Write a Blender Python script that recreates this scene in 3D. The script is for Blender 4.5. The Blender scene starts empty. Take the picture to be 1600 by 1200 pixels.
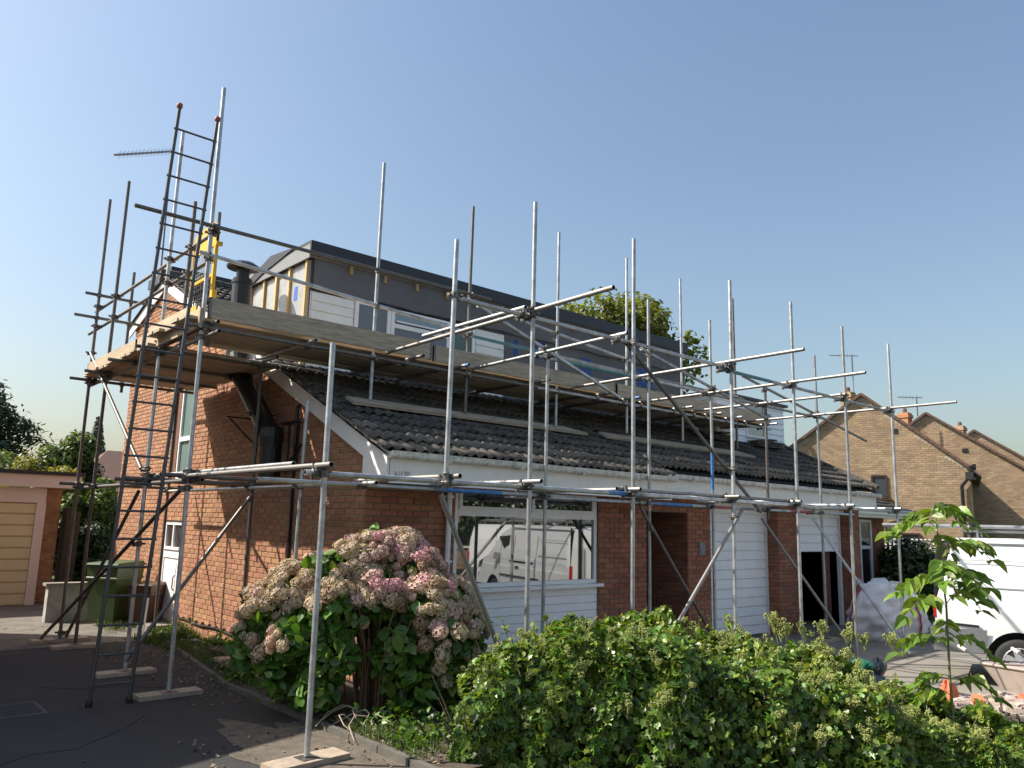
import bpy, math, random
import numpy as np
from mathutils import Vector, Matrix

# ---------------------------------------------------------------- camera, sky, sun, exposure
scene = bpy.context.scene
R = math.radians
cam_data = bpy.data.cameras.new("camera")
cam = bpy.data.objects.new("camera", cam_data)
scene.collection.objects.link(cam)
scene.camera = cam
cam_data.sensor_width = 36.0
cam_data.lens = 1232.36 / 1600 * 36.0
cam_data.clip_start = 0.05
cam_data.clip_end = 2000
YAW, PITCH, ROLL = R(41.22), R(10.036), R(1.462)
fwd = Vector((math.sin(YAW) * math.cos(PITCH), math.cos(YAW) * math.cos(PITCH), math.sin(PITCH)))
rt = Vector((math.cos(YAW), -math.sin(YAW), 0))
up = rt.cross(fwd)
r2 = rt * math.cos(ROLL) + up * math.sin(ROLL)
u2 = up * math.cos(ROLL) - rt * math.sin(ROLL)
m = Matrix((r2, u2, -fwd)).transposed().to_4x4()
m.translation = Vector((0, 0, 1.9))
cam.matrix_world = m

SUN_EL, SUN_AZ = R(43.9), R(-47.7)          # azimuth clockwise from +Y
world = bpy.data.worlds.new("World")
scene.world = world
world.use_nodes = True
wn, wl = world.node_tree.nodes, world.node_tree.links
sky = wn.new('ShaderNodeTexSky')
sky.sky_type = 'NISHITA'
sky.sun_disc = False
sky.sun_elevation = SUN_EL
sky.sun_rotation = SUN_AZ
sky.air_density = 1.4
sky.dust_density = 3.0
sky.ozone_density = 2.5
wl.new(sky.outputs[0], wn['Background'].inputs[0])
wn['Background'].inputs[1].default_value = 0.082
sun_data = bpy.data.lights.new("sun", 'SUN')
sun_data.energy = 3.9
sun_data.angle = R(0.53)
sun_data.color = (1.0, 0.93, 0.83)
sun = bpy.data.objects.new("sun", sun_data)
scene.collection.objects.link(sun)
sdir = Vector((-math.sin(SUN_AZ) * math.cos(SUN_EL), -math.cos(SUN_AZ) * math.cos(SUN_EL), -math.sin(SUN_EL)))
sun.rotation_euler = sdir.to_track_quat('-Z', 'Y').to_euler()
sun.location = (-20, 20, 30)
vs = scene.view_settings
vs.view_transform = 'Standard'
vs.look = 'None'
vs.gamma = 1
vs.use_curve_mapping = False
vs.exposure = 1.08

rng = random.Random(7)
nr = np.random.default_rng(11)
col = scene.collection

# ---------------------------------------------------------------- materials
def nmat(name, base, rough=0.7, metal=0.0, var=0.0, scale=6.0, dirt=None, dirt_amt=0.0, dirt_scale=1.5,
         island=0.0, bump=0.0, bump_scale=60.0, coat=0.0, spec=0.5, stretch=None, trans=0.0, hue=0.0):
    mt = bpy.data.materials.new(name)
    mt.use_nodes = True
    n, l = mt.node_tree.nodes, mt.node_tree.links
    b = n['Principled BSDF']
    b.inputs['Roughness'].default_value = rough
    b.inputs['Metallic'].default_value = metal
    b.inputs['Specular IOR Level'].default_value = spec
    b.inputs['Coat Weight'].default_value = coat
    geo = n.new('ShaderNodeNewGeometry')
    vec = geo.outputs['Position']
    if stretch:
        mp = n.new('ShaderNodeMapping')
        mp.inputs['Scale'].default_value = stretch
        l.new(vec, mp.inputs['Vector'])
        vec = mp.outputs[0]
    cur = None
    rgb = n.new('ShaderNodeRGB')
    rgb.outputs[0].default_value = (*base, 1)
    cur = rgb.outputs[0]
    if var > 0:
        t = n.new('ShaderNodeTexNoise')
        t.inputs['Scale'].default_value = scale
        t.inputs['Detail'].default_value = 5
        t.inputs['Roughness'].default_value = 0.65
        l.new(vec, t.inputs['Vector'])
        mr = n.new('ShaderNodeMapRange')
        mr.inputs[1].default_value = 0.25
        mr.inputs[2].default_value = 0.75
        mr.inputs[3].default_value = 1 - var
        mr.inputs[4].default_value = 1 + var
        l.new(t.outputs['Fac'], mr.inputs[0])
        mx = n.new('ShaderNodeMix')
        mx.data_type = 'RGBA'
        mx.blend_type = 'MULTIPLY'
        mx.inputs[0].default_value = 1
        l.new(cur, mx.inputs[6])
        l.new(mr.outputs[0], mx.inputs[7])
        cur = mx.outputs[2]
    if island > 0:
        oi = n.new('ShaderNodeObjectInfo')
        ad = n.new('ShaderNodeMath')
        l.new(geo.outputs['Random Per Island'], ad.inputs[0])
        l.new(oi.outputs['Random'], ad.inputs[1])
        fr = n.new('ShaderNodeMath')
        fr.operation = 'FRACT'
        l.new(ad.outputs[0], fr.inputs[0])
        mr = n.new('ShaderNodeMapRange')
        mr.inputs[3].default_value = 1 - island
        mr.inputs[4].default_value = 1 + island
        l.new(fr.outputs[0], mr.inputs[0])
        hs = n.new('ShaderNodeHueSaturation')
        l.new(mr.outputs[0], hs.inputs['Value'])
        l.new(cur, hs.inputs['Color'])
        if hue > 0:
            mh = n.new('ShaderNodeMapRange')
            mh.inputs[3].default_value = 0.5 - hue
            mh.inputs[4].default_value = 0.5 + hue
            m7 = n.new('ShaderNodeMath')
            m7.operation = 'MULTIPLY'
            m7.inputs[1].default_value = 7.31
            l.new(fr.outputs[0], m7.inputs[0])
            f7 = n.new('ShaderNodeMath')
            f7.operation = 'FRACT'
            l.new(m7.outputs[0], f7.inputs[0])
            l.new(f7.outputs[0], mh.inputs[0])
            l.new(mh.outputs[0], hs.inputs['Hue'])
        cur = hs.outputs[0]
    if dirt:
        t = n.new('ShaderNodeTexNoise')
        t.inputs['Scale'].default_value = dirt_scale
        t.inputs['Detail'].default_value = 7
        t.inputs['Roughness'].default_value = 0.7
        l.new(vec, t.inputs['Vector'])
        cr = n.new('ShaderNodeMapRange')
        cr.inputs[1].default_value = 0.48
        cr.inputs[2].default_value = 0.72
        cr.inputs[3].default_value = 0
        cr.inputs[4].default_value = dirt_amt
        l.new(t.outputs['Fac'], cr.inputs[0])
        mx = n.new('ShaderNodeMix')
        mx.data_type = 'RGBA'
        l.new(cr.outputs[0], mx.inputs[0])
        l.new(cur, mx.inputs[6])
        mx.inputs[7].default_value = (*dirt, 1)
        cur = mx.outputs[2]
    l.new(cur, b.inputs['Base Color'])
    if bump > 0:
        t = n.new('ShaderNodeTexNoise')
        t.inputs['Scale'].default_value = bump_scale
        t.inputs['Detail'].default_value = 4
        l.new(vec, t.inputs['Vector'])
        bp = n.new('ShaderNodeBump')
        bp.inputs['Strength'].default_value = bump
        bp.inputs['Distance'].default_value = 0.01
        l.new(t.outputs['Fac'], bp.inputs['Height'])
        l.new(bp.outputs[0], b.inputs['Normal'])
    if trans > 0:
        tr = n.new('ShaderNodeBsdfTranslucent')
        g = n.new('ShaderNodeMix')
        g.data_type = 'RGBA'
        g.blend_type = 'MULTIPLY'
        g.inputs[0].default_value = 1
        l.new(cur, g.inputs[6])
        g.inputs[7].default_value = (1.9, 1.9, 0.6, 1)
        l.new(g.outputs[2], tr.inputs[0])
        ms = n.new('ShaderNodeMixShader')
        ms.inputs[0].default_value = trans
        l.new(b.outputs[0], ms.inputs[1])
        l.new(tr.outputs[0], ms.inputs[2])
        l.new(ms.outputs[0], n['Material Output'].inputs[0])
    return mt

M = {}
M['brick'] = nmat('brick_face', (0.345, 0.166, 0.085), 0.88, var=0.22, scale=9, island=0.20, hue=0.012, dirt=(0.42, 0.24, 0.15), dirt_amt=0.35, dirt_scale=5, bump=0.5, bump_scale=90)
M['brick_front'] = nmat('shaded_brick_face', (0.315, 0.125, 0.073), 0.88, var=0.22, scale=9, island=0.24, hue=0.012, dirt=(0.30, 0.17, 0.11), dirt_amt=0.3, dirt_scale=5, bump=0.5, bump_scale=90)  # same brick as the gable, front shade put into a darker, redder colour
M['mortar_front'] = nmat('shaded_mortar', (0.20, 0.145, 0.105), 0.95, var=0.25, scale=14, bump=0.4)  # shaded copy of the mortar, darkened to go with the front brick
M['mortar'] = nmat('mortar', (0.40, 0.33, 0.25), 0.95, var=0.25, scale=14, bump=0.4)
M['buff'] = nmat('buff_brick', (0.345, 0.243, 0.150), 0.9, var=0.16, scale=2.5, island=0.20, hue=0.012, dirt=(0.22, 0.145, 0.095), dirt_amt=0.6, dirt_scale=0.7)
M['buff_mortar'] = nmat('buff_mortar', (0.42, 0.36, 0.28), 0.95, var=0.2, scale=6)
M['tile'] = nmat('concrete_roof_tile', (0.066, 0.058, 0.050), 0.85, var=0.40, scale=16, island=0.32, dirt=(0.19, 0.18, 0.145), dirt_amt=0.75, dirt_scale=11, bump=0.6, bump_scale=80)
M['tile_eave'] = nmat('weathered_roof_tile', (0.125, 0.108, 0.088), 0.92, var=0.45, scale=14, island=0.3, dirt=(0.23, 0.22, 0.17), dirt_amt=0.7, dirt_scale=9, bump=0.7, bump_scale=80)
M['felt'] = nmat('roof_underlay', (0.02, 0.02, 0.022), 0.9)
M['white'] = nmat('white_paint', (0.80, 0.80, 0.77), 0.45, var=0.05, scale=4, dirt=(0.55, 0.54, 0.48), dirt_amt=0.3, dirt_scale=2.2)
M['fascia'] = nmat('weathered_fascia', (0.88, 0.87, 0.82), 0.5, var=0.07, scale=3, dirt=(0.50, 0.50, 0.40), dirt_amt=0.45, dirt_scale=3)
M['gutter'] = nmat('mossy_gutter', (0.70, 0.68, 0.62), 0.7, var=0.25, scale=18, dirt=(0.17, 0.16, 0.12), dirt_amt=0.85, dirt_scale=11)
M['upvc'] = nmat('white_upvc', (0.82, 0.82, 0.82), 0.3, var=0.03, scale=2)
M['clad'] = nmat('white_cladding', (0.88, 0.89, 0.91), 0.4, var=0.05, scale=3)
M['galv'] = nmat('galvanised_tube', (0.46, 0.475, 0.475), 0.45, metal=0.65, var=0.30, scale=7, island=0.22, dirt=(0.17, 0.145, 0.12), dirt_amt=0.75, dirt_scale=6)
M['galv_dark'] = nmat('weathered_tube', (0.16, 0.16, 0.15), 0.5, metal=0.6, var=0.3, scale=6, island=0.2, dirt=(0.20, 0.11, 0.06), dirt_amt=0.7, dirt_scale=9)
M['tube_in'] = nmat('tube_inside', (0.03, 0.03, 0.03), 0.9)
M['blue'] = nmat('blue_paint', (0.03, 0.16, 0.42), 0.5, var=0.3, scale=12, dirt=(0.3, 0.33, 0.36), dirt_amt=0.6, dirt_scale=9)
M['teal'] = nmat('teal_paint', (0.07, 0.20, 0.22), 0.5, var=0.3, scale=12, dirt=(0.3, 0.33, 0.33), dirt_amt=0.5, dirt_scale=9)
M['red'] = nmat('red_paint', (0.33, 0.05, 0.05), 0.5, var=0.3, scale=12, dirt=(0.4, 0.3, 0.28), dirt_amt=0.5, dirt_scale=9)
M['coupler'] = nmat('coupler_steel', (0.16, 0.15, 0.14), 0.5, metal=0.7, var=0.4, scale=30, island=0.3)
M['plank'] = nmat('scaffold_plank', (0.47, 0.385, 0.28), 0.85, var=0.42, scale=3, stretch=(1.2, 9, 14), island=0.16, dirt=(0.16, 0.12, 0.085), dirt_amt=0.5, dirt_scale=2.5, bump=0.25)
M['plank_pale'] = nmat('pale_plank', (0.47, 0.37, 0.25), 0.8, var=0.22, scale=3, stretch=(8, 1.2, 14), island=0.15, dirt=(0.28, 0.21, 0.14), dirt_amt=0.45, dirt_scale=1.6, bump=0.2)
M['pine'] = nmat('new_pine', (0.58, 0.40, 0.18), 0.7, var=0.18, scale=8, island=0.1)
M['sole'] = nmat('sole_board', (0.44, 0.35, 0.26), 0.85, var=0.25, scale=10, island=0.15, dirt=(0.2, 0.16, 0.12), dirt_amt=0.5, dirt_scale=6)
M['steel_dark'] = nmat('ladder_steel', (0.10, 0.105, 0.11), 0.5, metal=0.6, var=0.3, scale=9, dirt=(0.16, 0.11, 0.08), dirt_amt=0.4, dirt_scale=7)
M['rust'] = nmat('red_cap', (0.30, 0.08, 0.05), 0.6)
M['membrane'] = nmat('breather_membrane', (0.118, 0.121, 0.128), 0.75, var=0.18, scale=1.6, dirt=(0.15, 0.155, 0.165), dirt_amt=0.5, dirt_scale=0.9, bump=0.5, bump_scale=5)
M['blue_print'] = nmat('blue_membrane_print', (0.02, 0.07, 0.25), 0.6, var=0.4, scale=7)
M['edge_trim'] = nmat('black_roof_edge', (0.018, 0.021, 0.028), 0.45, var=0.15, scale=2)
M['grey_trim'] = nmat('grey_fascia_board', (0.20, 0.21, 0.215), 0.6, var=0.1, scale=2)
M['foil'] = nmat('silver_foil', (0.40, 0.405, 0.395), 0.42, metal=0.35, var=0.18, scale=3.5, bump=0.8, bump_scale=6)
M['foil_blue'] = nmat('blue_foil_print', (0.05, 0.15, 0.55), 0.5, var=0.3, scale=9)
M['black'] = nmat('black_plastic', (0.012, 0.013, 0.014), 0.4, var=0.2, scale=5)
M['iron'] = nmat('black_iron', (0.015, 0.015, 0.015), 0.5)
M['yellow'] = nmat('yellow_gate_paint', (0.75, 0.44, 0.02), 0.45, var=0.1, scale=6, dirt=(0.4, 0.25, 0.05), dirt_amt=0.3, dirt_scale=5)
M['lead'] = nmat('lead_grey', (0.23, 0.24, 0.25), 0.6, var=0.2, scale=5)
M['asphalt'] = nmat('asphalt', (0.034, 0.033, 0.032), 0.9, var=0.55, scale=70, dirt=(0.062, 0.056, 0.048), dirt_amt=0.6, dirt_scale=0.55, bump=0.9, bump_scale=110)
M['concrete'] = nmat('concrete', (0.235, 0.212, 0.178), 0.9, var=0.22, scale=2.2, dirt=(0.14, 0.125, 0.105), dirt_amt=0.6, dirt_scale=1.1, bump=0.5, bump_scale=60)
M['soil'] = nmat('soil', (0.075, 0.058, 0.042), 0.97, var=0.45, scale=5, dirt=(0.15, 0.12, 0.085), dirt_amt=0.6, dirt_scale=3, bump=1.0, bump_scale=30)
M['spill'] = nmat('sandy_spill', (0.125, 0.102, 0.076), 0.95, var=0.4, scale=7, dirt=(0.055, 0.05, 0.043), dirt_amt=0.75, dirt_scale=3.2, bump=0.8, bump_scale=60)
M['apron'] = nmat('dappled_shade_concrete', (0.155, 0.14, 0.115), 0.95, var=0.35, scale=3, dirt=(0.06, 0.055, 0.042), dirt_amt=0.8, dirt_scale=1.3, bump=0.6, bump_scale=50)  # dappled shade before the garage is painted in as darker, browner concrete
M['rafter'] = nmat('rafter_timber', (0.34, 0.235, 0.115), 0.8, var=0.2, scale=8)
M['wall_grey'] = nmat('weathered_white_wall', (0.36, 0.35, 0.33), 0.9, var=0.2, scale=5, dirt=(0.15, 0.14, 0.12), dirt_amt=0.6, dirt_scale=4)
M['kerb'] = nmat('kerb_concrete', (0.11, 0.10, 0.085), 0.92, var=0.3, scale=4, bump=0.5)
M['lawn'] = nmat('lawn', (0.06, 0.11, 0.025), 0.95, var=0.35, scale=3)
M['bin'] = nmat('green_bin_plastic', (0.045, 0.085, 0.025), 0.45, var=0.12, scale=4, dirt=(0.10, 0.12, 0.06), dirt_amt=0.35, dirt_scale=4)
M['bin_brown'] = nmat('brown_bin_plastic', (0.07, 0.035, 0.022), 0.5, var=0.15, scale=4)
M['cream'] = nmat('cream_door', (0.60, 0.525, 0.335), 0.5, var=0.05, scale=2, dirt=(0.4, 0.33, 0.2), dirt_amt=0.3, dirt_scale=1.4)
M['pinkwhite'] = nmat('offwhite_fascia', (0.66, 0.58, 0.54), 0.55, var=0.05, scale=2)
M['fence'] = nmat('old_fence_timber', (0.055, 0.044, 0.030), 0.9, var=0.35, scale=9, island=0.2)
M['curtain'] = nmat('grey_green_blind', (0.085, 0.15, 0.135), 0.5, var=0.15, scale=2)
M['pane_blue'] = nmat('grey_blue_blind', (0.15, 0.185, 0.22), 0.5, var=0.08, scale=2)
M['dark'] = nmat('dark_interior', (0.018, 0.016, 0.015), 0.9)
M['reddoor'] = nmat('dark_red_wood', (0.10, 0.03, 0.022), 0.6, var=0.2, scale=6)
M['brownwood'] = nmat('brown_wood', (0.16, 0.065, 0.045), 0.7, var=0.2, scale=6)
M['brownframe'] = nmat('brown_window_frame', (0.06, 0.028, 0.022), 0.5)
M['van'] = nmat('white_van_paint', (0.76, 0.78, 0.78), 0.28, coat=0.4, var=0.02, scale=1.5, dirt=(0.55, 0.53, 0.48), dirt_amt=0.12, dirt_scale=2)
M['bumper'] = nmat('grey_bumper', (0.16, 0.165, 0.17), 0.55, var=0.1, scale=4)
M['rubber'] = nmat('tyre_rubber', (0.022, 0.022, 0.023), 0.8, var=0.2, scale=20)
M['rim'] = nmat('steel_wheel', (0.55, 0.56, 0.57), 0.35, metal=0.7, var=0.1, scale=12)
M['taillight'] = nmat('red_lens', (0.4, 0.02, 0.015), 0.25)
M['bag'] = nmat('white_woven_bag', (0.80, 0.79, 0.80), 0.75, var=0.08, scale=4, dirt=(0.42, 0.40, 0.40), dirt_amt=0.4, dirt_scale=2.5, bump=0.6, bump_scale=12)
M['redtape'] = nmat('red_strap', (0.42, 0.05, 0.09), 0.7)
M['barrow'] = nmat('dusty_barrow', (0.42, 0.35, 0.30), 0.85, var=0.22, scale=6, dirt=(0.25, 0.2, 0.17), dirt_amt=0.5, dirt_scale=5, bump=0.4)
M['rubble'] = nmat('rubble_stone', (0.36, 0.30, 0.26), 0.95, var=0.3, scale=9, island=0.3, bump=0.6)
M['orange'] = nmat('orange_plastic', (0.62, 0.16, 0.07), 0.6, var=0.25, scale=9)
M['green_plastic'] = nmat('green_plastic', (0.01, 0.15, 0.09), 0.4, var=0.2, scale=6)
M['blacksheet'] = nmat('black_sheeting', (0.015, 0.017, 0.02), 0.35, var=0.3, scale=8, bump=1.0, bump_scale=14)
M['roof_red'] = nmat('red_brown_tiles', (0.13, 0.075, 0.055), 0.9, var=0.25, scale=6)
M['roof_grey'] = nmat('brown_roof_tiles', (0.13, 0.095, 0.075), 0.9, var=0.25, scale=4)
M['bark'] = nmat('bark', (0.10, 0.075, 0.052), 0.95, var=0.35, scale=12, bump=0.7)
M['stem'] = nmat('brown_stems', (0.16, 0.095, 0.055), 0.9, var=0.35, scale=15, island=0.3)
M['greenstem'] = nmat('green_stem', (0.14, 0.16, 0.06), 0.7, var=0.2, scale=10)
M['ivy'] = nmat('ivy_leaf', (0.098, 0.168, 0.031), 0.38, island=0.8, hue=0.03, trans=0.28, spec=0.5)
M['ivy_young_sunlit'] = nmat('young_sunlit_ivy_leaf', (0.21, 0.26, 0.045), 0.4, island=0.4, hue=0.03, trans=0.28)  # for young shoots, and for hedge-top leaves with sunlight put into the colour
M['umbel'] = nmat('ivy_flower', (0.30, 0.33, 0.10), 0.8, island=0.25, trans=0.1)
M['hyleaf'] = nmat('hydrangea_leaf', (0.080, 0.155, 0.022), 0.42, island=0.45, hue=0.025, trans=0.25)
M['saplingleaf'] = nmat('sapling_leaf', (0.145, 0.225, 0.035), 0.42, island=0.35, hue=0.02, trans=0.32)
M['flower_a'] = nmat('dried_pink_flower', (0.54, 0.37, 0.31), 0.8, island=0.28, hue=0.02, trans=0.1)
M['flower_b'] = nmat('dried_beige_flower', (0.50, 0.39, 0.275), 0.8, island=0.28, hue=0.02, trans=0.1)
M['flower_d'] = nmat('browned_flower', (0.30, 0.20, 0.125), 0.85, island=0.35, hue=0.02, trans=0.08)
M['galv_mid'] = nmat('rusty_galvanised_tube', (0.30, 0.30, 0.285), 0.5, metal=0.6, var=0.35, scale=8, island=0.2, dirt=(0.24, 0.13, 0.07), dirt_amt=0.8, dirt_scale=8)
M['flower_c'] = nmat('pink_flower', (0.56, 0.30, 0.33), 0.8, island=0.28, hue=0.02, trans=0.1)
M['cedar'] = nmat('cedar_needles', (0.050, 0.075, 0.040), 0.7, island=0.4, trans=0.08)
M['shrub'] = nmat('shrub_leaf', (0.095, 0.135, 0.032), 0.5, island=0.5, hue=0.03, trans=0.22)
M['shrub_yellow'] = nmat('golden_shrub_leaf', (0.21, 0.20, 0.05), 0.5, island=0.5, hue=0.03, trans=0.25)
M['shrub_dark'] = nmat('dark_shrub_leaf', (0.030, 0.055, 0.016), 0.45, island=0.5, trans=0.12)
M['chestnut'] = nmat('chestnut_leaf', (0.135, 0.155, 0.028), 0.55, island=0.5, hue=0.045, trans=0.28)
M['grass'] = nmat('grass_blade', (0.075, 0.125, 0.025), 0.7, island=0.5, hue=0.03, trans=0.2)
M['drygrass'] = nmat('dry_litter', (0.20, 0.155, 0.085), 0.9, island=0.5)
M['roadgrey'] = nmat('road', (0.075, 0.073, 0.07), 0.9, var=0.2, scale=0.8)
M['mark'] = nmat('marker_ink', (0.34, 0.34, 0.33), 0.8, var=0.4, scale=30)
M['railing'] = nmat('grey_painted_railing', (0.52, 0.50, 0.47), 0.6, var=0.08, scale=3)
M['alu'] = nmat('aerial_aluminium', (0.40, 0.41, 0.42), 0.4, metal=0.7)

def glass_mat(name, tint, refl=1.0):
    mt = bpy.data.materials.new(name)
    mt.use_nodes = True
    b = mt.node_tree.nodes['Principled BSDF']
    b.inputs['Base Color'].default_value = (*tint, 1)
    b.inputs['Roughness'].default_value = 0.02
    b.inputs['IOR'].default_value = 1.9
    b.inputs['Specular IOR Level'].default_value = 0.9
    b.inputs['Coat Weight'].default_value = refl
    b.inputs['Coat Roughness'].default_value = 0.01
    b.inputs['Coat IOR'].default_value = 1.9
    return mt
M['far_pane'] = nmat('far_window_pane', (0.045, 0.055, 0.065), 0.18, var=0.3, scale=2)
M['glass'] = glass_mat('window_glass', (0.03, 0.035, 0.035))
M['glass_dark'] = glass_mat('dark_window_glass', (0.02, 0.022, 0.025), 0.3)

# ---------------------------------------------------------------- mesh builder
class MB:
    def __init__(s):
        s.v = []; s.f = []; s.mi = []; s.mats = []; s.cur = 0
    def mat(s, mname):
        mt = M[mname]
        if mt not in s.mats: s.mats.append(mt)
        s.cur = s.mats.index(mt)
        return s
    def face(s, pts):
        b = len(s.v); s.v.extend([tuple(p) for p in pts]); s.f.append(tuple(range(b, b + len(pts)))); s.mi.append(s.cur)
    def add(s, verts, faces):
        b = len(s.v); s.v.extend([tuple(p) for p in verts])
        for f in faces: s.f.append(tuple(b + i for i in f)); s.mi.append(s.cur)
    def box(s, x0, x1, y0, y1, z0, z1):
        s.add([(x0,y0,z0),(x1,y0,z0),(x1,y1,z0),(x0,y1,z0),(x0,y0,z1),(x1,y0,z1),(x1,y1,z1),(x0,y1,z1)],
              [(0,3,2,1),(4,5,6,7),(0,1,5,4),(1,2,6,5),(2,3,7,6),(3,0,4,7)])
    def bar(s, p, q, w, h, upv=(0, 0, 1)):
        p, q, upv = Vector(p), Vector(q), Vector(upv)
        d = (q - p).normalized()
        sx = d.cross(upv)
        if sx.length < 1e-4: sx = d.cross(Vector((1, 0, 0)))
        sx.normalize(); sz = sx.cross(d)
        a, b = sx * w / 2, sz * h / 2
        s.add([p-a-b, p+a-b, p+a+b, p-a+b, q-a-b, q+a-b, q+a+b, q-a+b],
              [(0,1,2,3),(7,6,5,4),(0,4,5,1),(1,5,6,2),(2,6,7,3),(3,7,4,0)])
    def tube(s, p, q, r0, r1=None, n=10, caps=True, hollow=None):
        p, q = Vector(p), Vector(q)
        r1 = r0 if r1 is None else r1
        d = (q - p).normalized()
        a = d.cross(Vector((0, 0, 1)))
        if a.length < 1e-3: a = d.cross(Vector((1, 0, 0)))
        a.normalize(); c = d.cross(a)
        vs_ = []
        for k in range(n):
            t = 2 * math.pi * k / n
            o = a * math.cos(t) + c * math.sin(t)
            vs_ += [p + o * r0, q + o * r1]
        fs = [(2*k, 2*k+1, (2*k+3) % (2*n), (2*k+2) % (2*n)) for k in range(n)]
        s.add(vs_, [tuple(reversed(f)) for f in fs])
        if hollow:
            old = s.cur
            for e, rr, dd in ((p, r0, d), (q, r1, -d)):
                ring = [e + (a*math.cos(2*math.pi*k/n) + c*math.sin(2*math.pi*k/n)) * rr for k in range(n)]
                inn = [e + (a*math.cos(2*math.pi*k/n) + c*math.sin(2*math.pi*k/n)) * rr * .84 for k in range(n)]
                deep = [v + dd * .05 for v in inn]
                b = ring + inn + deep
                s.cur = old
                s.add(b, [(k, (k+1) % n, n + (k+1) % n, n + k) for k in range(n)])
                s.mat(hollow)
                s.add(b, [(n+k, n+(k+1) % n, 2*n+(k+1) % n, 2*n+k) for k in range(n)] + [tuple(range(2*n, 3*n))])
            s.cur = old
        elif caps:
            s.add([v for v in vs_[0::2]], [tuple(range(n))])
            s.add([v for v in vs_[1::2]], [tuple(reversed(range(n)))])
    def path(s, pts, r, n=8):
        for a, b in zip(pts[:-1], pts[1:]): s.tube(a, b, r, n=n)
    def lathe(s, prof, c, n=16, axis='z', rot=None):
        c = Vector(c); vs_ = []
        for (r, h) in prof:
            for k in range(n):
                t = 2*math.pi*k/n
                o = Vector((r*math.cos(t), r*math.sin(t), h))
                if rot is not None: o = rot @ o
                vs_.append(c + o)
        fs = []
        for i in range(len(prof)-1):
            for k in range(n):
                fs.append((i*n+k, i*n+(k+1) % n, (i+1)*n+(k+1) % n, (i+1)*n+k))
        fs.append(tuple(reversed(range(n)))); fs.append(tuple(range((len(prof)-1)*n, len(prof)*n)))
        s.add(vs_, fs)
    def extrude(s, poly, d):
        d = Vector(d); n = len(poly)
        a = [Vector(p) for p in poly]; b = [p + d for p in a]
        s.add(a + b, [tuple(reversed(range(n))), tuple(range(n, 2*n))] + [(k, (k+1) % n, n+(k+1) % n, n+k) for k in range(n)])
    def mesh(s, name, smooth=False):
        me = bpy.data.meshes.new(name)
        me.from_pydata(s.v, [], s.f)
        for mt in s.mats: me.materials.append(mt)
        me.polygons.foreach_set('material_index', s.mi)
        if smooth: me.polygons.foreach_set('use_smooth', [len(f) == 4 for f in s.f])
        me.update()
        return me
    def build(s, name, parent=None, smooth=False, label=None, kind=None):
        return link(name, s.mesh(name, smooth), parent, label, kind)

def link(name, me, parent=None, label=None, kind=None):
    o = bpy.data.objects.new(name, me)
    col.objects.link(o)
    if parent is not None: o.parent = parent
    if label: o['label'] = label
    if kind: o['kind'] = kind
    return o

def thing(name, label, cat, loc=(0, 0, 0), rotz=0.0, group=None):
    o = bpy.data.objects.new(name, None)
    col.objects.link(o)
    o.empty_display_size = 0.2
    o.location = loc
    o.rotation_euler = (0, 0, rotz)
    return tag(o, label, cat, group)

def tag(o, label, cat, group=None):
    o['label'] = label; o['category'] = cat
    if group: o['group'] = group
    return o

def struct(name, mb, **k):
    return mb.build(name, kind='structure', **k)

# leaf clouds -------------------------------------------------------
IVY_T = (np.array([(0,-.5,0),(.42,-.28,.04),(.30,.05,.02),(.55,.20,.06),(.18,.22,.02),(0,.62,0),(-.18,.22,.02),(-.55,.20,.06),(-.30,.05,.02),(-.42,-.28,.04),(0,0,-.05)]),
         [(10,0,1,2),(10,2,3,4),(10,4,5,6),(10,6,7,8),(10,8,9,0)])
OVAL_T = (np.array([(0,-.5,0),(.28,-.22,.05),(.33,.08,.06),(.16,.38,.03),(0,.58,-.04),(-.16,.38,.03),(-.33,.08,.06),(-.28,-.22,.05),(0,.05,-.03)]),
          [(8,0,1,2),(8,2,3,4),(8,4,5,6),(8,6,7,0)])
QUAD_T = (np.array([(0,-.5,0),(.32,0,.06),(0,.5,0),(-.32,0,.06)]), [(0,1,2,3)])
NEEDLE_T = (np.array([(-.10,-.5,0),(.10,-.5,0),(.16,.1,.03),(0,.5,-.03),(-.16,.1,.03)]), [(0,1,2,3,4)])
BLADE_T = (np.array([(-.05,0,0),(.05,0,0),(.03,.6,.02),(0,1,.1)]), [(0,1,2,3)])

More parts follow.
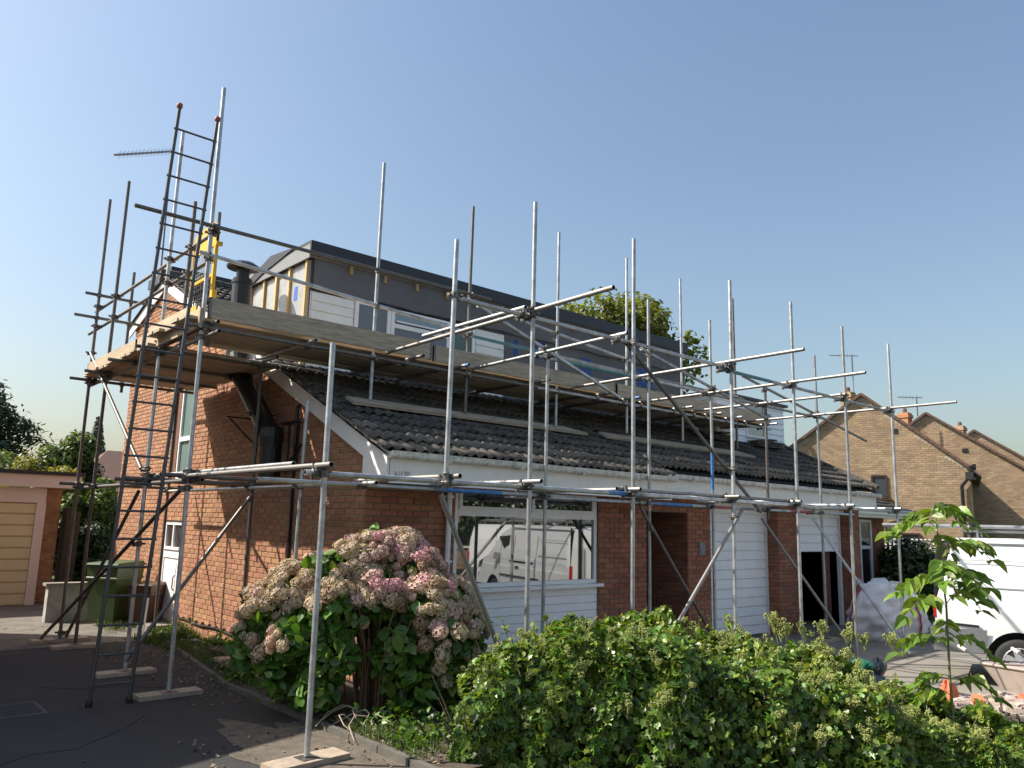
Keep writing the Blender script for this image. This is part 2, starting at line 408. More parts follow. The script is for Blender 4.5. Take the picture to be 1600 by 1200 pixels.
def leaf_cloud(pts, nrm, size, tmpl, name, mname, parent=None, kind=None, label=None, tip=None, link_it=True):
    """pts (N,3), nrm (N,3) leaf facing direction, size (N,), every leaf a small folded face"""
    V, F = tmpl
    N = len(pts)
    nz = nrm / np.maximum(np.linalg.norm(nrm, axis=1, keepdims=True), 1e-6)
    if tip is None:
        t = nr.normal(size=(N, 3))
    else:
        t = tip + 0.001 * nr.normal(size=(N, 3))
    t = t - (t * nz).sum(1, keepdims=True) * nz
    t /= np.maximum(np.linalg.norm(t, axis=1, keepdims=True), 1e-6)
    b = np.cross(t, nz)
    co = (pts[:, None, :] + size[:, None, None] * (V[None, :, 0, None] * b[:, None, :] + V[None, :, 1, None] * t[:, None, :] + V[None, :, 2, None] * nz[:, None, :]))
    co = co.reshape(-1, 3).astype(np.float32)
    k = len(V)
    lens = [len(f) for f in F]
    loops = np.concatenate([np.array(f) for f in F])
    L = len(loops)
    idx = (np.arange(N)[:, None] * k + loops[None, :]).reshape(-1).astype(np.int32)
    starts1 = np.concatenate([[0], np.cumsum(lens)[:-1]])
    starts = (np.arange(N)[:, None] * L + starts1[None, :]).reshape(-1).astype(np.int32)
    me = bpy.data.meshes.new(name)
    me.vertices.add(len(co)); me.vertices.foreach_set('co', co.ravel())
    me.loops.add(len(idx)); me.loops.foreach_set('vertex_index', idx)
    me.polygons.add(len(starts)); me.polygons.foreach_set('loop_start', starts)
    me.materials.append(M[mname])
    me.update(calc_edges=True)
    if not link_it: return me
    return link(name, me, parent, label, kind)

def blob_points(n, centres, radii, shell=0.55):
    """points spread through a set of overlapping clumps, more of them near the outside"""
    centres = np.array(centres, float); radii = np.array(radii, float)
    if radii.ndim == 1: radii = np.repeat(radii[:, None], 3, 1)
    w = (radii.prod(1)) ** (2/3); w /= w.sum()
    which = nr.choice(len(centres), n, p=w)
    d = nr.normal(size=(n, 3)); d /= np.linalg.norm(d, axis=1, keepdims=True)
    rr = shell + (1 - shell) * nr.random(n) ** 0.7
    rr *= 0.88 + 0.24 * nr.random(n)
    p = centres[which] + d * rr[:, None] * radii[which]
    return p, d

# world-coordinate parenting: a part is modelled where it stands and keeps its place under its thing
WINV = {}
def _link(name, me, parent=None, label=None, kind=None):
    o = bpy.data.objects.new(name, me)
    col.objects.link(o)
    if parent is not None:
        o.parent = parent
        if parent.name in WINV: o.matrix_parent_inverse = WINV[parent.name]
    if label: o['label'] = label
    if kind: o['kind'] = kind
    return o
link = _link

def wthing(name, label, cat, loc, group=None):
    o = thing(name, label, cat, loc, 0, group)
    WINV[o.name] = Matrix.Translation(-Vector(loc))
    return o

# ---------------------------------------------------------------- ground
def sheet(name, pts, z, mname, seg=None):
    mb = MB().mat(mname)
    mb.face([(p[0], p[1], p[2] if len(p) > 2 else z) for p in pts])
    return struct(name, mb)

def gz(x):                        # the plot falls a little to the right
    t = min(1, max(0, (x - 6) / 5))
    return -0.10 * t * t * (3 - 2 * t)

mb = MB().mat('roadgrey')
xs = [-300, -60, -20, -5, 2, 4, 6, 7, 8, 9, 10, 11, 14, 20, 30, 60, 300]
for a, b in zip(xs[:-1], xs[1:]):
    mb.face([(a, -300, gz(a) - .02), (b, -300, gz(b) - .02), (b, 300, gz(b) - .02), (a, 300, gz(a) - .02)])
struct('ground', mb)
mb = MB().mat('asphalt')
mb.face([(-12, -3, 0), (3.86, -3, 0), (3.86, 9.0, 0), (-12, 9.0, 0)])
mb.face([(-12, 9.0, 0), (3.98, 9.0, 0), (4.45, 12.3, 0), (4.45, 13.1, 0), (-12, 13.1, 0)])
struct('driveway', mb)
sheet('garage_apron', [(-12, 13.1), (4.9, 13.1), (4.9, 19.3), (-12, 19.3)], .004, 'apron')
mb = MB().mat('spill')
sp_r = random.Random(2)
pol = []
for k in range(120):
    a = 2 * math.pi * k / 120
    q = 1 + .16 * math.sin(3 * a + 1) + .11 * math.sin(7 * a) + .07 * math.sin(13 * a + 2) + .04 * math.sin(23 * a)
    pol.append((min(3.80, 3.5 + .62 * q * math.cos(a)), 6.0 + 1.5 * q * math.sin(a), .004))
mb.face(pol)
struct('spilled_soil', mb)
mb = MB().mat('soil')
for i in range(14):
    for j in range(22):
        x0, x1 = 3.86 + i * .30, 3.86 + (i + 1) * .30
        y0, y1 = 5.0 + j * .30, 5.0 + (j + 1) * .30
        if x0 > 4.95 and y0 > 8.05: continue
        h = lambda x, y: 0.03 + 0.05 * min(1, (x - 3.86) / .6) + 0.025 * math.sin(x * 5.1 + y * 3.3) * math.sin(y * 4.7)
        if y1 > 9.05 and x0 < 4.0 + (y0 - 9.0) * .14 - .02: continue
        mb.face([(x0, y0, h(x0, y0)), (x1, y0, h(x1, y0)), (x1, y1, h(x1, y1)), (x0, y1, h(x0, y1))])
struct('flower_bed', mb)
mb = MB().mat('concrete')
for a, b in zip(xs[5:13], xs[6:14]):
    a_, b_ = max(a, 8.1), min(b, 19.5)
    if b_ > a_:
        mb.face([(a_, 2.0, gz(a_) + .002), (b_, 2.0, gz(b_) + .002), (b_, 9.6, gz(b_) + .002), (a_, 9.6, gz(a_) + .002)])
struct('front_drive', mb)
mb = MB().mat('soil')
mb.face([(4.0, .5, .006), (8.1, .5, -.04), (8.1, 5.0, -.04), (4.0, 5.0, .006)])
mb.face([(8.06, 4.9, -.035), (4.9, 4.9, .004), (4.9, 8.1, .004), (8.06, 8.1, -.035)])
struct('front_garden', mb)
mb = MB().mat('lawn')
mb.face([(19.6, 3, gz(20) + .004), (60, 3, gz(20) + .004), (60, 40, gz(20) + .004), (19.6, 40, gz(20) + .004)])
mb.face([(-60, 20.5, .0), (4.0, 20.5, .0), (19.6, 18.6, 0), (19.6, 70, 0), (-60, 70, 0)])
struct('lawn', mb)
sheet('pavement', [(21.5, 7.2), (40, 9.0), (40, 10.4), (21.5, 8.4)], gz(20) + .012, 'concrete')

# ---------------------------------------------------------------- the house
house = wthing('house', 'red brick chalet house with dark tiled roof, half-built grey dormer and scaffolding round it', 'house', (4.9, 8.15, 0))
XG, YF, YB = 4.9, 8.15, 8.35
def gable_top(y):
    return min(2.72 + .462 * (y - 8.14), 2.72 + .462 * (16.25 - 8.14) - .32 * (y - 16.25))

def wall_cells(us, zs, holes, top, to3):
    out = []
    us = sorted(set(us + [h[0] for h in holes] + [h[1] for h in holes]))
    zs = sorted(set(zs + [h[2] for h in holes] + [h[3] for h in holes]))
    for a, b in zip(us[:-1], us[1:]):
        for c, d in zip(zs[:-1], zs[1:]):
            um, zm = (a + b) / 2, (c + d) / 2
            if any(h[0] < um < h[1] and h[2] < zm < h[3] for h in holes): continue
            da = min(d, top(a)) if top else d
            db = min(d, top(b)) if top else d
            if da <= c and db <= c: continue
            out.append([to3(a, c), to3(b, c), to3(b, max(c, db)), to3(a, max(c, da))])
    return out

def brick_rects(u0, u1, z0, z1, holes, top=None, pitch=.225, course=.075, ln=.215, ht=.065):
    out = []
    n = int(round((z1 - z0) / course))
    for k in range(n):
        za = z0 + k * course + .005; zb = za + ht
        u = u0 - (pitch / 2 if k % 2 else 0)
        while u < u1:
            a, b = max(u, u0), min(u + ln, u1)
            segs = [(a, b)]
            for h in holes:
                if h[2] < (za + zb) / 2 < h[3]:
                    ns = []
                    for s, e in segs:
                        if e <= h[0] or s >= h[1]: ns.append((s, e))
                        else:
                            if s < h[0] - .02: ns.append((s, h[0]))
                            if e > h[1] + .02: ns.append((h[1], e))
                    segs = ns
            for s, e in segs:
                if e - s > .03 and (top is None or zb < min(top(s), top(e)) + .03):
                    out.append((s, e, za, zb))
            u += pitch
    return out

def unit_brick(mname, facing):
    mb = MB().mat(mname)
    e = .004
    if facing == 'y':   # front face at y=-.011
        mb.add([(-.5,0,-.5),(.5,0,-.5),(.5,0,.5),(-.5,0,.5),(-.5+e*4,-.011,-.44),(.5-e*4,-.011,-.44),(.5-e*4,-.011,.44),(-.5+e*4,-.011,.44)],
               [(4,5,6,7),(0,1,5,4),(1,2,6,5),(2,3,7,6),(3,0,4,7)])
    else:
        mb.add([(0,.5,-.5),(0,-.5,-.5),(0,-.5,.5),(0,.5,.5),(-.011,.5-e*4,-.44),(-.011,-.5+e*4,-.44),(-.011,-.5+e*4,.44),(-.011,.5-e*4,.44)],
               [(4,5,6,7),(0,1,5,4),(1,2,6,5),(2,3,7,6),(3,0,4,7)])
    return mb

def lay_bricks(rects, plane, facing, parent, n_single, score, mname='brick'):
    ub = unit_brick(mname, facing)
    me = ub.mesh('brick')
    order = sorted(rects, key=score)
    singles, rest = order[:n_single], order[n_single:]
    for (a, b, c, d) in singles:
        o = link('brick', me, parent)
        j = rng.uniform(-.0025, .0025)
        if facing == 'y': o.location = ((a + b) / 2, plane + j, (c + d) / 2); o.scale = (b - a, 1, d - c)
        else: o.location = (plane + j, (a + b) / 2, (c + d) / 2); o.scale = (1, b - a, d - c)
    if rest:
        big = MB().mat(mname)
        for (a, b, c, d) in rest:
            j = rng.uniform(-.0025, .0025)
            if facing == 'y':
                vs_ = [((a+b)/2 + v[0]*(b-a), plane + v[1] + j, (c+d)/2 + v[2]*(d-c)) for v in ub.v]
            else:
                vs_ = [(plane + v[0] + j, (a+b)/2 + v[1]*(b-a), (c+d)/2 + v[2]*(d-c)) for v in ub.v]
            big.add(vs_, ub.f)
        big.build('brickwork', parent, kind='stuff')

# gable wall, x = 4.9, facing the drive
WIN_G = (13.95, 15.05, 2.50, 4.30)
DOOR_G = (14.15, 15.05, 0.08, 1.80)
mb = MB().mat('mortar')
for c in wall_cells([8.15, 10, 12, 14, 16.25, 18.1], [0, 2.6, 7], [WIN_G, DOOR_G], gable_top, lambda u, z: (XG, u, z)): mb.face(c)
for h in (WIN_G, DOOR_G):           # reveals
    for a, b in (((h[0], h[2]), (h[0], h[3])), ((h[1], h[2]), (h[1], h[3])), ((h[0], h[3]), (h[1], h[3])), ((h[0], h[2]), (h[1], h[2]))):
        mb.face([(XG, a[0], a[1]), (XG, b[0], b[1]), (XG + .22, b[0], b[1]), (XG + .22, a[0], a[1])])
mb.face([(XG, 18.1, 0), (10, 18.1, 0), (10, 18.1, 5.3), (XG, 18.1, 5.3)])
gw = mb.build('gable_wall', house)
def gscore(r):
    u, z = (r[0] + r[1]) / 2, (r[2] + r[3]) / 2
    s = math.hypot(u, 4.9) + abs(z - 2) * .3
    if u < 9.3 and z < 1.7: s += 30
    if z < .3 or z > 3.9: s += 20
    return s
lay_bricks(brick_rects(8.15, 18.1, 0, 6.6, [WIN_G, DOOR_G], gable_top), XG, 'x', gw, 150, gscore)

# front wall of the living room, y = 8.15
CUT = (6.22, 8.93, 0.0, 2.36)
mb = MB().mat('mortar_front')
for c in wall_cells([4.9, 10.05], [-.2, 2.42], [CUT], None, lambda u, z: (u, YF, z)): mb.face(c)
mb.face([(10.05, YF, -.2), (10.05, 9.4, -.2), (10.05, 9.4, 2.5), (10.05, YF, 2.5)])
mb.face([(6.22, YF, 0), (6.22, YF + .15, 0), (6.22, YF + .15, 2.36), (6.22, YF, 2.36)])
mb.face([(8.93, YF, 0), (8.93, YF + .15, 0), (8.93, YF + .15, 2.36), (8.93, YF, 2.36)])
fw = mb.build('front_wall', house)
def fscore(r):
    u, z = (r[0] + r[1]) / 2, (r[2] + r[3]) / 2
    s = u * .2
    if u < 6.3 and z < 1.5: s += 30
    if u > 8.9: s -= 1.5
    if z < .4: s += 20
    return s
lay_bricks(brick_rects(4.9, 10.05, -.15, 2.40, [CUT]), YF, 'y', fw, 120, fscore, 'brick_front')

# porch and garage front, y = 8.35
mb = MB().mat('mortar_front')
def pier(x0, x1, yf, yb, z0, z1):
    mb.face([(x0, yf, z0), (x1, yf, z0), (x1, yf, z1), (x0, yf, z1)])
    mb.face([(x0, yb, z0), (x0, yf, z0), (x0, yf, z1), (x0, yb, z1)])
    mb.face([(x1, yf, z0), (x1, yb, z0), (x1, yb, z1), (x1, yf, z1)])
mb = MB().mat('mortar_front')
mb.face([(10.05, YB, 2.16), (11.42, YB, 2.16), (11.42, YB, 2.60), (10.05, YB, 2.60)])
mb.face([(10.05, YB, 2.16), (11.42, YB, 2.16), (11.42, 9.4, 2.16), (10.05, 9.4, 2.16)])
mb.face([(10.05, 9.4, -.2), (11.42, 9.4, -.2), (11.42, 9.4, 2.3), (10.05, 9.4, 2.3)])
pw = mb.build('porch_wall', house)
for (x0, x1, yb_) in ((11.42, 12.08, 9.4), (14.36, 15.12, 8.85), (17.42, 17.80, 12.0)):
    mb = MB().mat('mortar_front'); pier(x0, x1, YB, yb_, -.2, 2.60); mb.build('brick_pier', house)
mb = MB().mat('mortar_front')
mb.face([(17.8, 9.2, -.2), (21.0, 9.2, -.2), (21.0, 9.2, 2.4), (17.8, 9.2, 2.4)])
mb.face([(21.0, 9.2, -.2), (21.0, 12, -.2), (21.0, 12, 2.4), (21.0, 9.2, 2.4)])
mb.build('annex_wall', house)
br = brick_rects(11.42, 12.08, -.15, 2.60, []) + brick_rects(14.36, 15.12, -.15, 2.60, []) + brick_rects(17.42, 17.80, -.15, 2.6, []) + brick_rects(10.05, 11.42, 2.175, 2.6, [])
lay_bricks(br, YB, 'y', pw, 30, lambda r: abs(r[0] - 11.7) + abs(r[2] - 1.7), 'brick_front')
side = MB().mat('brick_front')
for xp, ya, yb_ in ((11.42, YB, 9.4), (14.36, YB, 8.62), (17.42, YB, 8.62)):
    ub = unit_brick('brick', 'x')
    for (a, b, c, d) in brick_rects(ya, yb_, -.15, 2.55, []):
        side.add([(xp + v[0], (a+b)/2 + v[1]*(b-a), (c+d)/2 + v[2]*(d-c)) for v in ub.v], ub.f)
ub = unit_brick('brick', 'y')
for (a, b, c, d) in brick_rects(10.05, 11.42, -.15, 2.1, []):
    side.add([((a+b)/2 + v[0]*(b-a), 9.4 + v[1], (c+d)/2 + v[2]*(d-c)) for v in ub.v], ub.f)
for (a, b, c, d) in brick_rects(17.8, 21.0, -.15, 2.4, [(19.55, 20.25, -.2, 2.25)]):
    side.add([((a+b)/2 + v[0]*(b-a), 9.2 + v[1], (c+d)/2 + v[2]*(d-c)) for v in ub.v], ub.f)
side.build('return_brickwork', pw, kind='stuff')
mb = MB().mat('reddoor')
mb.box(10.35, 11.25, 9.3, 9.36, -.08, 2.0)
fd = mb.build('front_door', house)
mb = MB().mat('dark'); mb.box(10.6, 11.0, 9.285, 9.299, .9, 1.8); mb.build('pane', fd)
mb = MB().mat('upvc'); mb.box(10.16, 10.32, 8.40, 8.47, -.08, 2.16); mb.box(10.16, 10.22, 8.36, 8.40, -.08, 2.16)
mb.build('door_post', house)
mb = MB().mat('lead'); mb.box(11.70, 11.86, YB - .045, YB - .013, 1.44, 1.66); mb.box(11.72, 11.84, YB - .055, YB - .045, 1.50, 1.58); mb.build('letter_box', house)

# roof planes: tiles laid course by course
SL = .462
PITCH_R = math.atan(SL)
def roof_z(y, sec): return 2.92 + SL * (y - 8.14) + (0.025 if sec else 0)
mb = MB().mat('felt')
mb.face([(4.78, 7.6, roof_z(7.6, 0) - .03), (10.12, 7.6, roof_z(7.6, 0) - .03), (10.12, 16.25, roof_z(16.25, 0) - .03), (4.78, 16.25, roof_z(16.25, 0) - .03)])
mb.face([(10.12, 7.83, roof_z(7.83, 1) - .03), (17.75, 7.83, roof_z(7.83, 1) - .03), (17.75, 16.25, roof_z(16.25, 1) - .03), (10.12, 16.25, roof_z(16.25, 1) - .03)])
zr = roof_z(16.25, 0) - .03
mb.face([(4.78, 16.25, zr), (17.75, 16.25, zr), (17.75, 18.5, zr - .72), (4.78, 18.5, zr - .72)])
mb.face([(17.74, 8.35, 2.3), (17.74, 16.25, 2.3), (17.74, 16.25, roof_z(16.25, 1) - .05), (17.74, 8.35, roof_z(8.35, 1) - .05)])
roof = mb.build('roof', house)
TW, TL, GAUGE = .30, .41, .325
def tile_mesh(mname):
    mb = MB().mat(mname)
    n = 16
    prof = []
    for k in range(n + 1):
        x = TW * k / n
        prof.append((x, .022 * math.cos(2 * math.pi * x / .15) * (1 if math.cos(2*math.pi*x/.15) > -.3 else .8)))
    tilt = .034 / GAUGE
    def P(x, v, w): return (x, v, w - tilt * v + .055)
    vs_, fs = [], []
    for (x, w) in prof: vs_ += [P(x, 0, w), P(x, TL, w), P(x, 0.002, w - .02)]
    for k in range(n):
        a, b = 3 * k, 3 * (k + 1)
        fs += [(a, b, b + 1, a + 1), (a + 2, b + 2, b, a)]
    mb.add(vs_, fs)
    # side lap edge
    mb.face([P(0, 0, prof[0][1]), P(0, TL, prof[0][1]), P(0, TL, prof[0][1] - .025), P(0, 0, prof[0][1] - .025)])
    return mb
tm, tme = tile_mesh('tile'), tile_mesh('tile_eave')
me_t, me_te = tm.mesh('roof_tile', True), tme.mesh('roof_tile', True)
rot = Matrix.Rotation(PITCH_R, 4, 'X')
tiles = []
for sec, xa, xb, ya, ymax in ((0, 4.72, 10.12, 7.60, 10.85), (1, 10.12, 17.80, 7.60 + .325 * math.cos(PITCH_R), 10.95)):
    nc = int((ymax - ya) / math.cos(PITCH_R) / GAUGE) + 1
    nx = int(round((xb - xa) / TW))
    for c in range(nc):
        y = ya + c * GAUGE * math.cos(PITCH_R)
        for i in range(nx):
            x = xa + i * TW
            if sec and x > 14.5 and x < 17.3 and y > 10.0: continue
            tiles.append((c, x, y, roof_z(y, sec)))
upper = []
for c in range(11):
    y = 13.0 + c * GAUGE * math.cos(PITCH_R)
    for i in range(10): upper.append((9, 4.72 + i * TW, y, roof_z(y, 0)))
tiles.sort(key=lambda t: math.dist((t[1], t[2], t[3]), (0, 0, 1.9)) * (1 + (.12 if t[0] > 7 else 0)))
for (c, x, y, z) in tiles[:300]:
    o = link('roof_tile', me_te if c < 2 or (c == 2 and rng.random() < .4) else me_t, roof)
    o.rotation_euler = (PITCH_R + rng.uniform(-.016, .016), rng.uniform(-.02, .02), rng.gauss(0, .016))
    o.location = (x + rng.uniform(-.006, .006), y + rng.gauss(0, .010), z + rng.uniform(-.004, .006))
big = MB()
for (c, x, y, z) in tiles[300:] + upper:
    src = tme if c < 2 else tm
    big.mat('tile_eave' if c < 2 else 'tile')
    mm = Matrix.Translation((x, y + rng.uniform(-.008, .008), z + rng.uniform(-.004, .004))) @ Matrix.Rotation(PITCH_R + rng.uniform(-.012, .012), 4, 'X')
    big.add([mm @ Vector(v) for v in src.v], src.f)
big.build('roof_tiles', roof, smooth=True, kind='stuff')
mb = MB().mat('tile')            # ridge tiles and loose stacks by the far dormer
for i in range(30): mb.tube((4.7 + i * .43, 16.25, zr + .05), (5.12 + i * .43, 16.25, zr + .06), .12, n=8)
mb.build('ridge', roof, kind='stuff')
for sti, (x, y, n) in enumerate(((14.15, 9.75, 2), (14.5, 9.72, 4), (16.0, 9.72, 3), (16.35, 9.72, 4), (16.75, 9.75, 3))):
    stk = MB().mat('tile')
    for k in range(n):
        z0 = roof_z(y, 1) + .10 + k * .05
        a = rng.uniform(-.15, .15)
        stk.bar((x - .2, y + a * .2, z0), (x + .2, y - a * .2, z0 + rng.uniform(-.01, .02)), .30, .035)
    tag(stk.build('tile_stack', None), ('two loose roof tiles at the left foot of the far white dormer', 'tall stack of roof tiles by the left corner of the far white dormer', 'roof tiles stacked left of the window of the far white dormer', 'roof tiles stacked under the window of the far white dormer', 'roof tiles stacked right of the window of the far white dormer')[sti], 'tile stack', 'roof tile stacks by the far dormer')
hip = MB().mat('tile')
for i in range(12):
    y = 7.86 + i * .29
    hip.bar((17.76, y, roof_z(y, 1) + .075), (17.76, y + .31, roof_z(y + .31, 1) + .085), .14, .09)
hip.build('verge_tile', roof, kind='stuff')

# bargeboard, eaves box, fascias, gutters
mb = MB().mat('white')
pts = lambda y, dz: (4.83, y, 2.86 + .462 * (y - 8.14) + dz)
mb.extrude([pts(7.62, -.22), pts(7.62, .05), pts(16.25, .05), pts(16.25, -.22)], (.028, 0, 0))
mb.extrude([(4.83, 16.25, 6.385), (4.83, 16.25, 6.655), (4.83, 18.4, 5.99), (4.83, 18.4, 5.72)], (.028, 0, 0))
mb.build('bargeboard', house)
mb = MB().mat('white')
mb.extrude([(4.84, 7.66, 2.33), (4.84, 7.66, 2.64), (4.84, 8.16, 2.87), (4.84, 8.16, 2.45), (4.84, 7.92, 2.33)], (.05, 0, 0))
mb.build('eaves_box', house)
mb = MB().mat('fascia')
mb.box(4.89, 10.06, 7.64, 7.665, 2.32, 2.62)
fa = mb.build('fascia', house)
mb = MB().mat('fascia'); mb.box(4.9, 10.04, 7.665, 8.14, 2.345, 2.36); mb.build('soffit', house)
mb = MB().mat('fascia'); mb.box(10.0, 10.06, 7.665, 8.34, 2.33, 2.64); mb.build('fascia_return', house)
mb = MB().mat('fascia'); mb.box(10.07, 17.76, 7.91, 7.935, 2.43, 2.68); mb.build('fascia', house)
mb = MB().mat('fascia'); mb.box(10.07, 17.74, 7.935, 8.34, 2.46, 2.475); mb.build('soffit', house)
def gutter(x0, x1, y, z):
    mb = MB().mat('gutter')
    n = 8
    ring = [(y - .055 - .055 * math.cos(math.pi * k / n), z - .075 * math.sin(math.pi * k / n) ** .6) for k in range(n + 1)]
    for (a, b) in zip(ring[:-1], ring[1:]):
        mb.face([(x0, a[0], a[1]), (x1, a[0], a[1]), (x1, b[0], b[1]), (x0, b[0], b[1])])
    for xx in (x0, x1): mb.face([(xx, p[0], p[1]) for p in ring])
    x = x0 + .8
    while x < x1:
        mb.box(x, x + .05, y - .114, y - .001, z - .085, z + .008); x += 1.15
    mb.box(x0, x1, y - .113, y - .105, z - .004, z + .010)
    return mb.build('gutter', house)
gutter(4.84, 10.08, 7.64, 2.67)
gutter(10.05, 17.78, 7.91, 2.74)
mb = MB().mat('upvc')
mb.tube((6.08, 8.08, 0), (6.08, 8.08, 2.34), .034, n=10)
for z in (.5, 1.4, 2.2): mb.box(6.03, 6.13, 8.05, 8.14, z, z + .03)
mb.build('downpipe', house)
txt = bpy.data.curves.new('marker_lettering', 'FONT')
txt.body = 'N178'; txt.size = .15; txt.extrude = .0005
txt.materials.append(M['mark'])
tmp = bpy.data.objects.new('tmp', txt); col.objects.link(tmp); bpy.context.view_layer.update()
tme_ = bpy.data.meshes.new_from_object(tmp.evaluated_get(bpy.context.evaluated_depsgraph_get())); bpy.data.objects.remove(tmp)
tme_.materials.clear(); tme_.materials.append(M['mark'])
to = link('marker_lettering', tme_, house)
to.location = (4.95, 7.636, 2.355); to.rotation_euler = (math.pi / 2, 0, 0); to.scale = (.62, 1, 1)

# living-room window and boarding under it
def frame_rects(mb, x0, x1, z0, z1, y0, y1, w):
    mb.box(x0, x0 + w, y0, y1, z0, z1); mb.box(x1 - w, x1, y0, y1, z0, z1)
    mb.box(x0 + w, x1 - w, y0, y1, z0, z0 + w); mb.box(x0 + w, x1 - w, y0, y1, z1 - w, z1)
mb = MB().mat('upvc')
frame_rects(mb, 6.24, 8.92, 1.07, 2.35, 8.17, 8.24, .055)
mb.box(6.295, 8.865, 8.165, 8.235, 1.985, 2.06)
frame_rects(mb, 6.30, 7.55, 2.06, 2.345, 8.155, 8.20, .05)
frame_rects(mb, 7.58, 8.86, 2.06, 2.345, 8.155, 8.20, .05)
win = mb.build('window', house)
mb = MB().mat('glass'); mb.box(6.295, 8.865, 8.20, 8.206, 1.125, 1.985); mb.build('pane', win)
mb = MB().mat('glass'); mb.box(6.35, 7.50, 8.175, 8.181, 2.11, 2.295); mb.build('pane', win)
mb = MB().mat('glass'); mb.box(7.63, 8.81, 8.175, 8.181, 2.11, 2.295); mb.build('pane', win)
mb = MB().mat('upvc'); mb.box(6.20, 8.97, 8.06, 8.18, 1.02, 1.066); mb.build('sill', win)
cl = MB().mat('clad'); cl.box(6.225, 8.925, 8.185, 8.20, -.1, 1.03)
cl = cl.build('cladding', house)
for k in range(10):
    z0 = -.08 + k * .11
    mb = MB().mat('clad')
    mb.extrude([(6.225, 8.184, z0), (6.225, 8.160, z0 + .004), (6.225, 8.168, z0 + .104), (6.225, 8.184, z0 + .104)], (2.70, 0, 0))
    mb.build('cladding_board', cl)

# gable window, door, cable, flue and brackets
mb = MB().mat('upvc')
def yframe(mb, y0, y1, z0, z1, x0, x1, w):
    mb.box(x0, x1, y0, y0 + w, z0, z1); mb.box(x0, x1, y1 - w, y1, z0, z1)
    mb.box(x0, x1, y0 + w, y1 - w, z0, z0 + w); mb.box(x0, x1, y0 + w, y1 - w, z1 - w, z1)
yframe(mb, 13.96, 14.86, 2.52, 4.29, 4.94, 5.01, .05)
mb.box(4.935, 5.005, 14.01, 14.81, 3.22, 3.30)
gwin = mb.build('window', house)
mb = MB().mat('curtain'); mb.box(4.98, 4.986, 14.01, 14.81, 2.57, 3.22); mb.build('pane', gwin)
mb = MB().mat('curtain'); mb.box(4.98, 4.986, 14.01, 14.81, 3.30, 4.24); mb.build('pane', gwin)
mb = MB().mat('brownwood'); mb.box(4.93, 5.05, 14.87, 15.04, 2.5, 4.3); mb.build('window_jamb', gwin)
mb = MB().mat('upvc')
yframe(mb, 14.17, 15.04, .10, 1.79, 4.92, 4.98, .06)
mb.box(4.915, 4.975, 14.23, 14.98, 1.16, 1.30); mb.box(4.89, 4.98, 14.20, 15.0, 1.30, 1.345)
mb.box(4.915, 4.975, 14.58, 14.63, 1.345, 1.73)
mb.box(4.935, 4.97, 14.23, 14.98, .16, 1.16)
gd = mb.build('side_door', house)
mb = MB().mat('upvc'); mb.box(4.925, 4.935, 14.34, 14.87, .26, 1.08); mb.build('door_panel', gd)
mb = MB().mat('glass_dark'); mb.box(4.95, 4.955, 14.23, 14.58, 1.345, 1.73); mb.box(4.95, 4.955, 14.63, 14.98, 1.345, 1.73); mb.build('pane', gd)
mb = MB().mat('lead'); mb.path([(4.91, 14.30, .62), (4.88, 14.30, .66), (4.88, 14.30, .84), (4.91, 14.30, .88)], .012, 6); mb.build('handle', gd)
mb = MB().mat('concrete'); mb.box(4.45, 4.95, 14.0, 15.2, 0, .09); mb.build('door_step', house)
mb = MB().mat('black')
pp = [(4.872, 13.9 - i * .28, .215 + .014 * math.sin(i * 1.3) + .004 * i * 0.1) for i in range(21)]
mb.path(pp, .016, 6)
for i in range(0, 20, 1): mb.box(4.86, 4.90, 13.86 - i * .28, 13.89 - i * .28, .225, .262)
mb.build('cable', house)
mb = MB().mat('black'); mb.path([(4.875, 9.78, 3.38), (4.87, 9.9, 3.47), (4.87, 10.02, 3.40), (4.87, 10.02, 2.9), (4.87, 9.98, 2.0), (4.87, 9.96, .25)], .022, 6); mb.build('cable', house)
mb = MB().mat('black')
fx = 4.66
fp = [(fx, 10.30, 2.45), (fx, 10.30, 2.98), (fx, 11.62, 4.06), (fx, 11.80, 4.4), (fx, 11.82, 5.58)]
mb.path(fp, .145, 16)
for p in fp[1:4]: mb.lathe([(.0, -.15), (.147, -.13), (.16, 0), (.147, .13), (0, .15)], p, 14)
mb.lathe([(.16, 0), (.16, .05)], (fx, 11.82, 5.50), 16)
mb.lathe([(.10, 0), (.10, .22)], (fx, 11.82, 5.58), 14)
mb.lathe([(.05, .17), (.25, .17), (.26, .20), (.17, .26), (.0, .28)], (fx, 11.82, 5.58), 18)
mb.build('flue', house)
def bracket(y, z, name='wall_bracket'):
    mb = MB().mat('iron')
    mb.bar((4.88, y, z), (4.45, y, z), .025, .02); mb.bar((4.88, y, z - .35), (4.5, y, z - .02), .02, .02)
    mb.bar((4.89, y, z + .03), (4.89, y, z - .45), .03, .012)
    mb.build(name, house)
bracket(11.45, 3.35); bracket(10.75, 3.35)
mb = MB().mat('iron')
for (y, w) in ((9.92, .02), (10.2, .02), (9.75, .02)): mb.bar((4.86, y, 2.55), (4.86, y, 3.2), w, w)
mb.bar((4.86, 9.75, 3.2), (4.86, 10.5, 3.2), .02, .03); mb.bar((4.86, 9.75, 2.55), (4.86, 10.5, 2.55), .02, .03); mb.bar((4.86, 9.75, 2.9), (4.86, 10.3, 2.55), .02, .02)
mb.build('hanging_frame', house)

